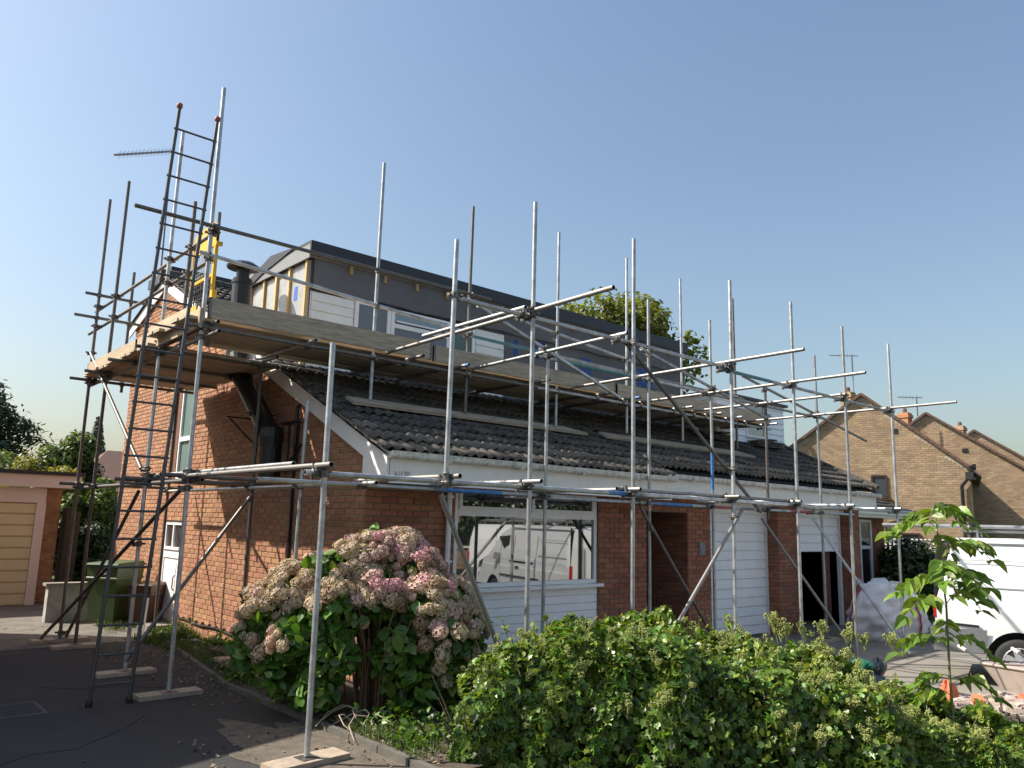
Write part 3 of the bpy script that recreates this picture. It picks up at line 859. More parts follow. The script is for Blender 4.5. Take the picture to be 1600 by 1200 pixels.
# garage doors
def garage_door(x0, x1, ztop, zbot, name_label, npan):
    mb = MB().mat('upvc')
    mb.box(x0 - .07, x0, 8.58, 8.66, gz(13) , 2.30); mb.box(x1, x1 + .07, 8.58, 8.66, gz(13), 2.30); mb.box(x0, x1, 8.58, 8.66, ztop, 2.30)
    fr = mb.build('door_frame', house)
    mb = MB().mat('clad'); mb.box(x0 + .01, x1 - .01, 8.625, 8.64, zbot, ztop)
    gd_ = mb.build('garage_door', house, label=name_label)
    h = (ztop - zbot) / npan
    for k in range(npan):
        z0 = zbot + k * h
        p = MB().mat('clad')
        p.extrude([(x0 + .015, 8.624, z0 + .008), (x0 + .015, 8.585, z0 + .014), (x0 + .015, 8.605, z0 + h - .006), (x0 + .015, 8.624, z0 + h - .004)], (x1 - x0 - .03, 0, 0))
        p.build('door_panel', gd_)
    return gd_
garage_door(12.20, 14.28, 2.19, -.06, 'closed white horizontal panelled garage door', 13)
g2 = garage_door(15.20, 17.32, 2.19, 1.47, 'white garage door half raised over a dark opening', 4)
mb = MB().mat('fascia'); mb.box(12.09, 14.35, 8.50, 8.57, 2.30, 2.46); mb.box(15.13, 17.41, 8.50, 8.57, 2.30, 2.46); mb.build('lintel_board', house)
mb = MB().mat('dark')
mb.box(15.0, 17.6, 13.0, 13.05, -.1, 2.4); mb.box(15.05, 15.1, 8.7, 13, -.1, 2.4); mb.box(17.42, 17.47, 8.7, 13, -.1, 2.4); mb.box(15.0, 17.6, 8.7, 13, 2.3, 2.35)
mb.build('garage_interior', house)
mb = MB().mat('brownwood'); mb.box(16.95, 17.17, 8.75, 8.83, -.09, 1.46)
tag(mb.build('timber_board', None), 'brown timber board standing in the open garage doorway', 'board')
mb = MB().mat('upvc'); mb.lathe([(.11, 0), (.14, .30), (.145, .31)], (16.45, 9.4, -.09), 14)
tag(mb.build('bucket', None), 'pale bucket on the floor inside the open garage', 'bucket')

# side annex at the far end
mb = MB().mat('upvc'); frame_rects(mb, 19.57, 20.22, -.08, 2.22, 9.16, 9.22, .06); mb.box(19.63, 20.16, 9.165, 9.215, 1.5, 1.58); mb.box(19.63, 20.16, 9.165, 9.215, .55, .62)
sd = mb.build('side_window', house)
mb = MB().mat('glass'); mb.box(19.63, 20.16, 9.19, 9.196, 1.58, 2.16); mb.box(19.63, 20.16, 9.19, 9.196, .62, 1.5); mb.box(19.63, 20.16, 9.19, 9.196, -.02, .55); mb.build('pane', sd)
ax = MB().mat('tile')
for c in range(7):
    y = 8.65 + c * .28
    for i in range(12):
        mm = Matrix.Translation((17.85 + i * .3, y, 2.42 + SL * (y - 8.65) * .75)) @ Matrix.Rotation(PITCH_R * .8, 4, 'X')
        ax.add([mm @ Vector(v) for v in tm.v], tm.f)
ax.build('annex_roof', house, smooth=True)
mb = MB().mat('fascia'); mb.box(17.8, 21.4, 8.66, 8.69, 2.26, 2.40); mb.box(17.8, 21.4, 8.57, 8.66, 2.34, 2.43); mb.box(17.8, 21.3, 8.69, 9.2, 2.27, 2.285); mb.build('fascia', house)
mb = MB().mat('gutter'); mb.path([(21.3, 8.62, 2.34), (20.95, 9.08, 2.12), (20.95, 9.12, -.1)], .035, 8); mb.build('downpipe', house)

# the new dormer: half boarded, half membrane
DY = 10.67
mb = MB().mat('membrane')
mb.box(5.24, 14.4, DY, 13.3, 3.9, 5.82)
dorm = mb.build('dormer', house)
mb = MB().mat('membrane')       # sagging sheet under the eaves
nx = 46
vs_, fs = [], []
for i in range(nx + 1):
    x = 5.26 + (14.36 - 5.26) * i / nx
    vs_ += [(x, DY - .06, 5.79), (x, DY - .075 - .012 * math.sin(i * 1.7), 5.56), (x, DY - .055 - .02 * math.sin(i * 2.3 + 1), 5.33 + .012 * math.sin(i * 1.1))]
for i in range(nx):
    a = 3 * i
    fs += [(a, a + 3, a + 4, a + 1), (a + 1, a + 4, a + 5, a + 2)]
mb.add(vs_, fs); mb.build('membrane_sheet', dorm, smooth=True)
mb = MB().mat('black'); mb.box(5.24, 9.1, DY - .05, DY - .01, 5.285, 5.33); mb.build('membrane_hem', dorm)
mb = MB().mat('edge_trim')
mb.box(5.14, 14.48, DY - .16, DY - .12, 5.80, 6.02); mb.box(5.14, 14.48, DY - .12, 13.35, 5.97, 6.02)
mb.box(14.44, 14.48, DY - .12, 13.3, 5.80, 5.97); mb.build('roof_edge', dorm)
mb = MB().mat('grey_trim')
mb.box(5.14, 5.17, DY - .12, 13.3, 5.76, 5.97); mb.box(5.17, 14.44, DY - .12, DY - .05, 5.79, 5.82); mb.build('fascia', dorm)
mb = MB().mat('edge_trim')
mb.face([(5.12, 11.0, 6.03), (5.12, 11.9, 6.10), (5.12, 13.35, 5.70), (5.12, 13.2, 5.60), (5.12, 12.2, 5.86)])
mb.face([(5.12, 11.0, 6.03), (5.12, 11.9, 6.10), (5.6, 11.9, 6.06), (5.6, 11.0, 6.03)]); mb.face([(5.12, 11.9, 6.10), (5.12, 13.35, 5.70), (5.7, 13.35, 5.95), (5.6, 11.9, 6.06)])
mb.build('roof_membrane', dorm)
for i in range(14):
    x = 5.85 + .62 * i
    if x > 14.2: break
    mb = MB().mat('rafter'); mb.box(x, x + .05, DY - .11, DY - .05, 5.66, 5.785); mb.build('rafter_end', dorm)
wc = MB().mat('white'); wc.box(5.25, 6.0, DY - .02, DY - .002, 4.1, 5.29); wc.box(8.43, 9.1, DY - .02, DY - .002, 4.1, 5.29)
wc = wc.build('boarding', dorm)
for (xa, xb) in ((5.27, 5.99), (8.44, 9.09)):
    for k in range(8):
        z0 = 4.12 + k * .145
        mb = MB().mat('white'); mb.extrude([(xa, DY - .021, z0), (xa, DY - .048, z0 + .006), (xa, DY - .034, z0 + .138), (xa, DY - .021, z0 + .138)], (xb - xa, 0, 0))
        mb.build('cladding_board', wc)
def dwin(x0, x1, toplight, pm):
    mb = MB().mat('upvc')
    frame_rects(mb, x0, x1, 4.18, 5.31, DY - .05, DY - .003, .065)
    if toplight:
        mb.box(x0 + .065, x1 - .065, DY - .052, DY - .004, 4.98, 5.05)
        mb.box(x0 + .09, x1 - .09, DY - .075, DY - .053, 5.075, 5.10)
    w = mb.build('window', dorm)
    if toplight:
        p = MB().mat('glass_dark'); p.box(x0 + .065, x1 - .065, DY - .03, DY - .025, 5.05, 5.245); p.build('pane', w)
        p = MB().mat(pm); p.box(x0 + .065, x1 - .065, DY - .03, DY - .025, 4.245, 4.98); p.build('pane', w)
    else:
        p = MB().mat(pm); p.box(x0 + .065, x1 - .065, DY - .03, DY - .025, 4.245, 5.245); p.build('pane', w)
dwin(6.01, 6.67, False, 'pane_blue'); dwin(6.68, 7.87, True, 'pane_blue'); dwin(7.88, 8.42, False, 'curtain')
ch = MB().mat('foil'); ch.box(5.215, 5.238, DY, 13.28, 3.9, 5.76)
ch = ch.build('cheek', dorm)
for y in (DY + .01, 11.25, 11.72, 12.18, 12.72):
    mb = MB().mat('pine'); mb.box(5.175, 5.213, y, y + .055, 4.1, 5.755); mb.build('batten', ch)
mb = MB().mat('pine'); mb.box(5.15, 5.2, DY - .045, DY + .005, 4.1, 5.30); mb.build('corner_post', ch)
for (y, z, w, h) in ((11.02, 5.2, .10, .22), (12.5, 4.98, .12, .16), (11.95, 5.0, .06, .10), (11.08, 4.88, .12, .05)):
    mb = MB().mat('foil_blue'); mb.box(5.21, 5.2135, y, y + w, z, z + h); mb.build('printed_patch', ch)
for (x, z, w, h) in ((9.75, 4.98, .45, .34), (9.35, 4.95, .12, .3), (11.15, 4.80, .3, .40), (12.9, 4.85, .5, .4), (11.9, 4.7, .25, .2)):
    mb = MB().mat('blue_print'); mb.box(x, x + w, DY - .004, DY - .001, z, z + h); mb.build('printed_patch', dorm)
mb = MB().mat('pine'); mb.box(9.72, 10.95, DY - .05, DY - .02, 5.395, 5.45); mb.box(13.0, 14.0, DY - .05, DY - .02, 5.36, 5.41); mb.build('batten', dorm)
mb = MB().mat('black'); mb.box(13.25, 13.5, DY - .02, DY - .003, 4.55, 4.85); mb.build('vent_opening', dorm)

# the neighbouring dormer, white boarded
NY, NX0, NX1 = 10.0, 14.75, 17.6
mb = MB().mat('white'); mb.box(NX0, NX1, NY, 12.8, 3.7, 4.86)
nd = mb.build('far_dormer', house)
for k in range(7):
    z0 = 3.86 + k * .145
    for (xa, xb) in ((NX0 + .01, 15.9), (16.75, NX1 - .01)):
        mb = MB().mat('clad'); mb.extrude([(xa, NY - .002, z0), (xa, NY - .028, z0 + .006), (xa, NY - .014, z0 + .138), (xa, NY - .002, z0 + .138)], (xb - xa, 0, 0)); mb.build('cladding_board', nd)
    mb = MB().mat('white'); mb.extrude([(NX0 - .002, NY + .02, z0), (NX0 - .028, NY + .02, z0 + .006), (NX0 - .014, NY + .02, z0 + .138), (NX0 - .002, NY + .02, z0 + .138)], (0, 2.7, 0)); mb.build('cladding_board', nd)
mb = MB().mat('edge_trim'); mb.box(NX0 - .08, NX1 + .08, NY - .1, 12.9, 4.86, 4.92); mb.build('roof_edge', nd)
mb = MB().mat('upvc'); frame_rects(mb, 15.92, 16.73, 4.0, 4.82, NY - .04, NY - .003, .06); mb.box(15.98, 16.67, NY - .038, NY - .004, 4.45, 4.5); nw = mb.build('window', nd)
mb = MB().mat('glass_dark'); mb.box(15.98, 16.67, NY - .02, NY - .015, 4.06, 4.45); mb.box(15.98, 16.67, NY - .02, NY - .015, 4.5, 4.76); mb.build('pane', nw)
# rear roof edge seen above the gable peak
mb = MB().mat('edge_trim'); mb.box(5.0, 7.6, 16.5, 18.0, 6.78, 6.98); mb.mat('white'); mb.box(5.1, 7.5, 16.55, 17.9, 6.0, 6.78); mb.build('rear_dormer', house)

# ---------------------------------------------------------------- scaffolding
scaf = wthing('scaffolding', 'galvanised tube scaffolding with timber platform wrapped round the gable and front of the brick house', 'scaffolding', (3.15, 9.02, 0))
RT = .0242
VERT, HORZ = [], []
def tube(name, p, q, mname='galv', sleeve=None, hollow=True, reg=True):
    if mname == 'galv' and name != 'standard' and rng.random() < .38: mname = 'galv_mid'
    mb = MB().mat(mname)
    mb.tube(p, q, RT, n=12, hollow='tube_in' if hollow else None)
    o = mb.build(name, scaf, smooth=True)
    if sleeve:
        for (t0, t1, mm) in sleeve:
            s = MB().mat(mm); a, b = Vector(p), Vector(q)
            s.tube(a.lerp(b, t0), a.lerp(b, t1), RT + .0012, n=12, caps=False)
            s.build('painted_band', o, smooth=True)
    if reg: (VERT if name == 'standard' else HORZ).append((Vector(p), Vector(q)))
    return o
# outer row in front of the house
for (x0, x1, y, z0, z1, mm) in (
        (3.21, 3.20, 6.0, .06, 3.39, 'galv'), (4.46, 4.48, 6.0, 2.24, 4.66, 'galv'), (5.53, 5.53, 6.0, 0, 5.37, 'galv'),
        (7.15, 7.19, 6.0, -.02, 5.39, 'galv'), (9.20, 9.26, 6.0, -.07, 5.33, 'galv'), (10.87, 10.90, 6.0, -.1, 5.36, 'galv'),
        (12.52, 12.54, 6.0, -.1, 5.28, 'galv'), (14.24, 14.29, 6.0, -.08, 5.28, 'galv'),
        # inner row by the wall
        (7.19, 7.20, 7.5, 0, 4.16, 'galv'), (9.33, 9.33, 7.5, -.07, 5.37, 'galv'), (10.94, 10.95, 7.5, -.1, 5.35, 'galv'),
        (12.60, 12.62, 7.5, 2.1, 4.38, 'galv_dark'), (14.50, 14.46, 7.5, -.06, 5.31, 'galv'),
        # standing on the roof planks
        (5.42, 5.43, 9.04, 3.47, 6.84, 'galv'), (7.02, 7.04, 9.04, 3.47, 6.67, 'galv_dark'), (8.88, 8.89, 9.04, 3.47, 6.76, 'galv'),
        (10.63, 10.63, 9.04, 3.52, 6.74, 'galv'), (12.25, 12.23, 9.04, 3.52, 6.71, 'galv'), (14.08, 14.04, 9.04, 3.52, 6.69, 'galv_dark')):
    tube('standard', (x0, y, z0), (x1, y, z1), mm, sleeve=[(.48, .60, 'blue')] if x0 == 10.94 else None)
# gable side
for (x0, y0, x1, y1, z0, z1, mm) in (
        (3.08, 13.58, 3.11, 13.85, .06, 7.06, 'galv_dark'), (3.13, 12.88, 3.12, 12.84, .06, 7.06, 'galv_dark'), (3.13, 10.49, 3.12, 10.41, .06, 7.0, 'galv'),
        (3.15, 9.02, 3.14, 9.07, .06, 7.06, 'galv'), (4.50, 10.42, 4.50, 10.45, .05, 4.07, 'galv_dark'), (4.44, 13.63, 4.45, 13.66, .02, 4.15, 'galv_dark'),
        (4.48, 9.0, 4.50, 8.99, .05, 3.34, 'galv'), (3.15, 9.74, 3.16, 9.76, 3.9, 5.80, 'galv_dark'), (3.43, 9.62, 3.43, 9.64, 3.95, 5.70, 'galv_dark'),
        (3.60, 13.80, 3.60, 13.82, 3.85, 5.90, 'galv_dark')):
    tube('standard', (x0, y0, z0), (x1, y1, z1), mm)
# lower lift
for (a, b) in ((3.05, 7.4), (6.9, 10.9), (10.7, 15.6)): tube('ledger', (a, 6.05, 2.275), (b, 6.05, 2.275), sleeve=[(.86, .97, 'blue')] if a == 3.05 else None)
tube('ledger', (7.0, 6.1, 2.33), (9.4, 6.1, 2.33)); tube('ledger', (9.3, 6.1, 2.33), (11.1, 6.1, 2.33))
tube('ledger', (3.3, 7.55, 2.27), (7.6, 7.55, 2.27), sleeve=[(.50, .74, 'blue')])
tube('ledger', (7.3, 7.55, 2.25), (12.2, 7.55, 2.25), sleeve=[(.44, .64, 'blue'), (.74, .88, 'red')])
tube('ledger', (11.9, 7.55, 2.25), (15.9, 7.55, 2.25), sleeve=[(.38, .58, 'red')])
tube('ledger', (3.18, 8.7, 2.285), (3.18, 13.95, 2.285), 'galv_dark'); tube('ledger', (4.45, 7.2, 2.285), (4.45, 13.95, 2.285))
tube('transom', (3.14, 5.78, 2.335), (3.14, 9.3, 2.335)); tube('transom', (3.26, 6.7, 2.385), (3.26, 10.6, 2.385))
for x, y0, y1 in ((4.52, 5.86, 7.75), (5.47, 5.76, 7.7), (7.11, 5.84, 7.7), (9.14, 5.85, 7.7), (10.82, 5.9, 7.7), (12.47, 5.9, 7.7), (14.2, 5.9, 7.7)):
    tube('transom', (x, y0, 2.325), (x, y1, 2.325))
for y in (13.7, 10.44, 9.06): tube('transom', (2.85, y, 2.335), (4.78, y, 2.335), 'galv_dark')
tube('transom', (2.9, 10.95, 2.335), (4.75, 10.95, 2.335), 'galv_dark')
# upper lift
tube('ledger', (4.56, 6.06, 4.09), (9.3, 6.06, 4.09)); tube('ledger', (9.0, 6.06, 4.05), (14.5, 6.06, 4.05), sleeve=[(.02, .25, 'teal')])
tube('ledger', (7.0, 7.56, 4.12), (11.1, 7.56, 4.12), sleeve=[(.1, .5, 'teal')]); tube('ledger', (10.8, 7.56, 4.10), (14.9, 7.56, 4.10))
tube('ledger', (2.95, 8.99, 4.04), (8.7, 8.99, 4.04), 'galv_dark'); tube('ledger', (8.4, 8.99, 4.03), (15.3, 8.99, 4.03))
tube('ledger', (4.3, 10.42, 4.02), (9.2, 10.42, 4.02)); tube('ledger', (8.9, 10.42, 4.02), (15.1, 10.42, 4.02))
for (x0, x1, y0, y1, z) in ((5.50, 5.64, 4.84, 9.15, 4.15), (9.08, 9.22, 4.84, 9.23, 4.14), (10.80, 10.94, 4.86, 9.15, 4.10), (14.22, 14.30, 4.90, 9.10, 4.10),
                            (12.46, 12.52, 5.95, 9.1, 4.12), (6.95, 7.10, 5.9, 9.0, 4.14), (5.42, 5.44, 6.0, 7.9, 4.16)):
    tube('transom', (x0, y0, z), (x1, y1, z))
for x, y0 in ((3.24, 8.82), (4.48, 8.84), (5.93, 8.58), (6.72, 8.6), (8.3, 8.6), (9.8, 8.6), (10.46, 8.6), (11.9, 8.55), (12.9, 8.6), (13.6, 8.6), (14.9, 8.6)):
    tube('transom', (x, y0, 4.09), (x, 10.65, 4.09), sleeve=[(0, .03, 'blue')] if x in (6.72, 10.46) else None)
tube('ledger', (3.18, 8.6, 3.93), (3.18, 14.1, 3.93), 'galv_dark'); tube('ledger', (4.47, 9.9, 4.03), (4.47, 14.3, 4.03))
for y in (13.75, 12.85, 11.62, 10.40): tube('transom', (2.82, y, 3.98), (4.80, y, 3.98), 'galv_dark')
# guard rails
tube('guardrail', (2.27, 8.99, 5.26), (7.4, 8.99, 5.26), 'galv_dark'); tube('guardrail', (3.02, 8.99, 4.91), (7.1, 9.0, 4.66), 'galv')
tube('guardrail', (6.6, 9.08, 4.66), (11.2, 9.08, 4.61), 'galv', sleeve=[(.12, .45, 'teal')]); tube('guardrail', (6.9, 9.09, 5.2), (10.9, 9.09, 4.84), 'galv')
tube('guardrail', (10.5, 9.08, 4.62), (14.4, 9.08, 4.60)); tube('guardrail', (3.18, 9.0, 5.20), (3.18, 14.2, 5.20), 'galv_dark'); tube('guardrail', (3.18, 9.2, 4.87), (3.18, 14.5, 4.87), 'galv_dark')
tube('guardrail', (2.78, 13.78, 5.01), (4.75, 13.78, 5.01), 'galv_dark'); tube('guardrail', (2.9, 13.78, 5.39), (4.6, 13.78, 5.38), 'galv_dark')
# braces
for p, q, mm in (((5.89, 7.4, 4.55), (8.56, 7.4, 3.72), 'galv'), ((7.02, 6.1, 4.18), (10.05, 6.1, 2.15), 'galv_dark'), ((9.08, 7.44, 4.54), (12.52, 7.44, 3.86), 'galv'),
              ((11.99, 7.58, 4.57), (16.7, 7.58, 3.82), 'galv'), ((4.37, 5.95, 2.15), (5.22, 5.95, .55), 'galv'), ((9.04, 7.44, 2.2), (11.0, 7.44, .02), 'galv_dark'),
              ((9.36, 5.94, 2.18), (7.5, 5.94, .4), 'galv'), ((12.28, 7.44, 2.1), (13.37, 6.45, -.06), 'galv'), ((14.03, 7.44, 2.14), (13.96, 5.80, -.06), 'galv'),
              ((3.07, 13.75, 4.42), (3.07, 10.50, 2.46), 'galv_dark'), ((3.19, 10.92, 2.19), (3.19, 13.68, .06), 'galv_dark'), ((3.1, 9.05, 2.20), (2.85, 13.66, .06), 'galv_dark'),
              ((4.44, 10.28, 2.20), (3.03, 10.2, .20), 'galv_dark')):
    tube('brace', p, q, mm, reg=False); HORZ.append((Vector(p), Vector(q)))

# couplers wherever a tube meets a standard
def coupler_mesh(k):
    mb = MB().mat('coupler')
    mb.lathe([(.031, -.032), (.037, -.026), (.037, .026), (.031, .032)], (0, 0, 0), 10)
    mb.bar((.0, .03, -.012), (.0, .075, -.012), .045, .05); mb.tube((.028, -.05, .012), (.028, .085, .012), .008, n=6); mb.tube((-.028, -.055, -.005), (-.028, .05, -.005), .008, n=6)
    mb.box(-.045, -.015, -.06, -.035, -.014, .012); mb.box(.015, .045, .075, .10, .0, .026)
    return mb.mesh('coupler')
cme = [coupler_mesh(0)]
def closest(p1, q1, p2, q2):
    d1, d2, r = q1 - p1, q2 - p2, p1 - p2
    a, e, f = d1.dot(d1), d2.dot(d2), d2.dot(r)
    c, b = d1.dot(r), d1.dot(d2)
    den = a * e - b * b
    s = max(0, min(1, (b * f - c * e) / den)) if den > 1e-9 else 0
    t = max(0, min(1, (b * s + f) / e)); s = max(0, min(1, (b * t - c) / a))
    return p1 + d1 * s, p2 + d2 * t
nc = 0
for (p, q) in VERT:
    for (a, b) in HORZ:
        c1, c2 = closest(p, q, a, b)
        if (c1 - c2).length < .16:
            o = link('coupler', cme[0], scaf)
            d = c2 - c1
            o.location = c1; o.rotation_euler = (0, 0, math.atan2(d.y, d.x) - math.pi / 2 + rng.uniform(-.3, .3)); nc += 1
for (a, b) in HORZ[:]:
    for (c, d) in HORZ:
        if (a - c).length < 1e-6: continue
        if abs((b - a).normalized().x) > .95 and abs((d - c).normalized().y) > .95:
            c1, c2 = closest(a, b, c, d)
            if (c1 - c2).length < .09 and nc < 230:
                o = link('coupler', cme[0], scaf); o.location = c1; o.rotation_euler = (0, math.pi / 2, rng.uniform(-.2, .2)); nc += 1

# platform boards, toe boards
def board(name, x0, x1, y0, y1, z0, z1, mname='plank', dz=0, hoop=True):
    mb = MB().mat(mname)
    mb.box(x0, x1, y0, y1, z0, z1)
    o = mb.build(name, scaf)
    if hoop:
        lx = (x1 - x0) > (y1 - y0)
        for e in (0, 1):
            h = MB().mat('galv_dark')
            if lx: xx = x0 if e == 0 else x1 - .03; h.box(xx, xx + .03, y0 - .002, y1 + .002, z0 - .002, z1 + .002)
            else: yy = y0 if e == 0 else y1 - .03; h.box(x0 - .002, x1 + .002, yy, yy + .03, z0 - .002, z1 + .002)
            h.build('end_band', o)
    return o
for r in range(6):
    y0 = 9.03 + r * .235
    for (a, b) in ((2.98, 6.85), (6.87, 10.75), (10.77, 15.35)):
        board('scaffold_board', a + rng.uniform(-.06, .04), b + rng.uniform(-.04, .05), y0, y0 + .222, 4.118 + rng.uniform(0, .006), 4.156 + rng.uniform(0, .006), hoop=False)
for r in range(14):
    y0 = 10.46 + r * .236
    board('scaffold_board', 2.98 + rng.uniform(-.04, .04), 4.80 + rng.uniform(-.04, .02), y0, y0 + .222, 4.012 + rng.uniform(0, .006), 4.05 + rng.uniform(0, .006), hoop=False)
board('toe_board', 3.16, 6.3, 8.925, 8.963, 4.145, 4.385); board('toe_board', 6.34, 10.2, 8.925, 8.963, 4.13, 4.36); board('toe_board', 10.24, 15.2, 8.925, 8.963, 4.12, 4.345)
board('toe_board', 3.075, 3.113, 8.96, 11.5, 4.02, 4.25, 'plank_pale', hoop=False); board('toe_board', 3.06, 3.098, 11.3, 13.78, 4.01, 4.25, 'plank_pale')
board('toe_board', 3.1, 3.14, 9.5, 10.9, 4.26, 4.36, 'plank_pale', hoop=False)

# planks lying on the roof under the roof standards
def plank(x0, x1, y, label):
    mb = MB().mat('plank')
    sec = 1 if x0 > 10 else 0
    z0, z1 = roof_z(y, 0) + .085, roof_z(y, sec) + .085
    c = math.cos(PITCH_R); s = math.sin(PITCH_R)
    w = .115
    P = lambda x, v, n, z: (x, y + v * c - n * s, z + v * s + n * c)
    mb.add([P(x0 + (.25 if sec else 0), -w, 0, z1), P(x1, -w, 0, z1), P(x1 - (0 if sec else .35), w, 0, z1), P(x0, w, 0, z1), P(x0 + (.25 if sec else 0), -w, .04, z1), P(x1, -w, .04, z1), P(x1 - (0 if sec else .35), w, .04, z1), P(x0, w, .04, z1)],
           [(0,3,2,1),(4,5,6,7),(0,1,5,4),(1,2,6,5),(2,3,7,6),(3,0,4,7)])
    o = mb.build('plank', None); tag(o, label, 'plank', 'planks lying on the roof tiles')
plank(5.10, 9.50, 9.02, 'longer grey plank lying on the roof tiles at the gable end under three upright tubes')
plank(9.95, 14.5, 9.0, 'grey plank lying on the roof tiles nearer the far white dormer')

# sole boards
def sole(x, y, z, rz, label, w=.62, d=.225):
    mb = MB().mat('sole'); mb.box(-w/2, w/2, -d/2, d/2, 0, .045)
    o = mb.build('sole_board'); o.location = (x, y, z); o.rotation_euler = (0, 0, rz)
    tag(o, label, 'sole board', 'timber sole boards under the scaffolding feet')
    b = MB().mat('coupler'); b.box(-.075, .075, -.075, .075, .045, .051); b.build('base_plate', o)
    return o
sole(3.08, 13.58, .004, .05, 'small sole board furthest left on the drive under two sloping tubes', .75)
sole(3.13, 12.88, .001, .0, 'sole board second from left on the drive edge by the sunlit concrete', .62)
sole(3.13, 10.49, .001, .03, 'pale sole board between the ladder feet', .66)
sole(3.15, 9.02, .001, .02, 'reddish sole board on the asphalt under the tall post nearest the ladder', .66)
sole(4.50, 10.42, .055, .03, 'sole board half hidden in weeds below the gable wall', .6)
sole(3.21, 6.0, .001, .1, 'sunlit sole board at the bottom of the picture under the nearest post', .66, .24)
sole(14.50, 7.5, gz(14) + .003, .05, 'sole board on the concrete before the open garage', .7)
sole(14.0, 5.95, gz(14) + .003, .0, 'sole board before the white bulk bag under a sloping brace', .7)

# ladder
lad = wthing('ladder', 'tall dark steel ladder leaning on the left end of the scaffolding', 'ladder', (2.55, 8.95, 0))
La, Lb = (Vector((2.365, 8.96, .02)), Vector((2.60, 8.90, 6.52))), (Vector((2.735, 8.94, .02)), Vector((3.04, 8.90, 6.52)))
for (p, q) in (La, Lb):
    mb = MB().mat('steel_dark'); mb.tube(p, q, .0205, n=10); st = mb.build('stile', lad, smooth=True)
    mb = MB().mat('rust'); mb.lathe([(.02, 0), (.032, .01), (.034, .05), (.02, .065)], q - Vector((0, 0, .01)), 10); mb.build('end_cap', st, smooth=True)
    mb = MB().mat('black'); mb.lathe([(.035, -.02), (.035, .02), (.024, .06)], p, 10); mb.build('foot', st)
for k in range(22):
    t = (.18 + k * .2885) / 6.5
    a, b = La[0].lerp(La[1], t), Lb[0].lerp(Lb[1], t)
    d = (b - a).normalized()
    mb = MB().mat('steel_dark'); mb.tube(a - d * .028, b + d * .028, .0125, n=8); mb.build('rung', lad, smooth=True)

# yellow safety gate
gate = wthing('safety_gate', 'bright yellow ladder safety gate with wire mesh on the scaffolding platform', 'gate', (3.36, 9.85, 4.4))
gy0, gy1, gx_ = 9.42, 10.22, 3.36
mb = MB().mat('yellow')
mb.box(gx_ - .02, gx_ + .02, gy0, gy0 + .045, 4.48, 5.46); mb.box(gx_ - .02, gx_ + .02, gy1 - .045, gy1, 4.46, 5.42)
mb.box(gx_ - .018, gx_ + .018, gy0 + .045, gy1 - .045, 4.80, 4.84)
mb.box(gx_ - .03, gx_ + .03, gy0 - .06, gy0, 4.46, 4.60); mb.box(gx_ - .03, gx_ + .05, gy0 - .05, gy0 - .01, 5.18, 5.23)
mb.build('frame', gate)
mb = MB().mat('yellow'); mb.extrude([(gx_ - .012, gy0 + .0, 5.20), (gx_ - .012, gy0, 5.46), (gx_ - .012, gy0 + .12, 5.52), (gx_ - .012, gy1 - .12, 5.52), (gx_ - .012, gy1, 5.44), (gx_ - .012, gy1, 5.20)], (.024, 0, 0)); mb.build('top_plate', gate)
mb = MB().mat('yellow'); mb.box(gx_ - .012, gx_ + .012, gy1 - .30, gy1 + .04, 4.28, 4.52); mb.build('toe_plate', gate)
mb = MB().mat('galv')
for i in range(1, 12): mb.bar((gx_, gy0 + .03 + i * .062, 4.84), (gx_, gy0 + .03 + i * .062, 5.2), .005, .005)
for i in range(1, 7): mb.bar((gx_, gy0 + .04, 4.84 + i * .052), (gx_, gy1 - .04, 4.84 + i * .052), .005, .005)
mb.mat('iron')
for i in range(1, 10): mb.bar((gx_, gy0 + .03 + i * .075, 4.5), (gx_, gy0 + .03 + i * .075, 4.8), .012, .012)
for i in range(0, 5): mb.bar((gx_, gy0 + .04, 4.52 + i * .065), (gx_, gy1 - .04, 4.52 + i * .065), .012, .012)
mb.build('wire_mesh', gate)

# ---------------------------------------------------------------- left side: garage, fence, bins, planting
gar = wthing('neighbour_garage', 'flat roofed brick garage with cream sectional door at the left edge', 'garage', (2.5, 19.2, 0))
mb = MB().mat('mortar')
mb.box(3.78, 4.06, 19.2, 24, 0, 2.42); mb.box(.2, .45, 19.2, 24, 0, 2.42); mb.box(.2, 4.06, 23.8, 24, 0, 2.42)
gwl = mb.build('wall', gar)
b1 = brick_rects(3.78, 4.06, 0, 2.4, [])
lay_bricks(b1, 19.199, 'y', gwl, 64, lambda r: r[0])
sidem = MB().mat('brick'); 
sidem.box(4.06, 4.07, 19.2, 24, 0, 2.4); sidem.build('side_facing', gwl)
mb = MB().mat('pinkwhite'); mb.box(.1, 4.36, 18.95, 18.98, 2.40, 2.66); mb.box(4.33, 4.36, 18.98, 24, 2.40, 2.66); mb.build('fascia', gar)
mb = MB().mat('pinkwhite'); mb.box(.3, 3.76, 19.10, 19.14, 2.08, 2.385); mb.build('head_board', gar)
mb = MB().mat('pinkwhite'); mb.box(3.60, 3.775, 19.10, 19.19, 0, 2.08); mb.build('door_frame', gar)
mb = MB().mat('edge_trim'); mb.box(.05, 4.42, 18.9, 24, 2.66, 2.74); mb.build('flat_roof', gar)
mb = MB().mat('cream'); mb.box(.4, 3.60, 19.17, 19.18, 0, 2.08); gdr = mb.build('garage_door', gar)
for k in range(9):
    z0 = k * .231
    mb = MB().mat('cream'); mb.extrude([(.4, 19.168, z0 + .006), (.4, 19.135, z0 + .018), (.4, 19.135, z0 + .212), (.4, 19.168, z0 + .226)], (3.195, 0, 0)); mb.build('door_panel', gdr)
fen = wthing('garden_fence', 'old dark timber garden fence post and boards beside the cream garage', 'fence', (4.3, 19.0, 0))
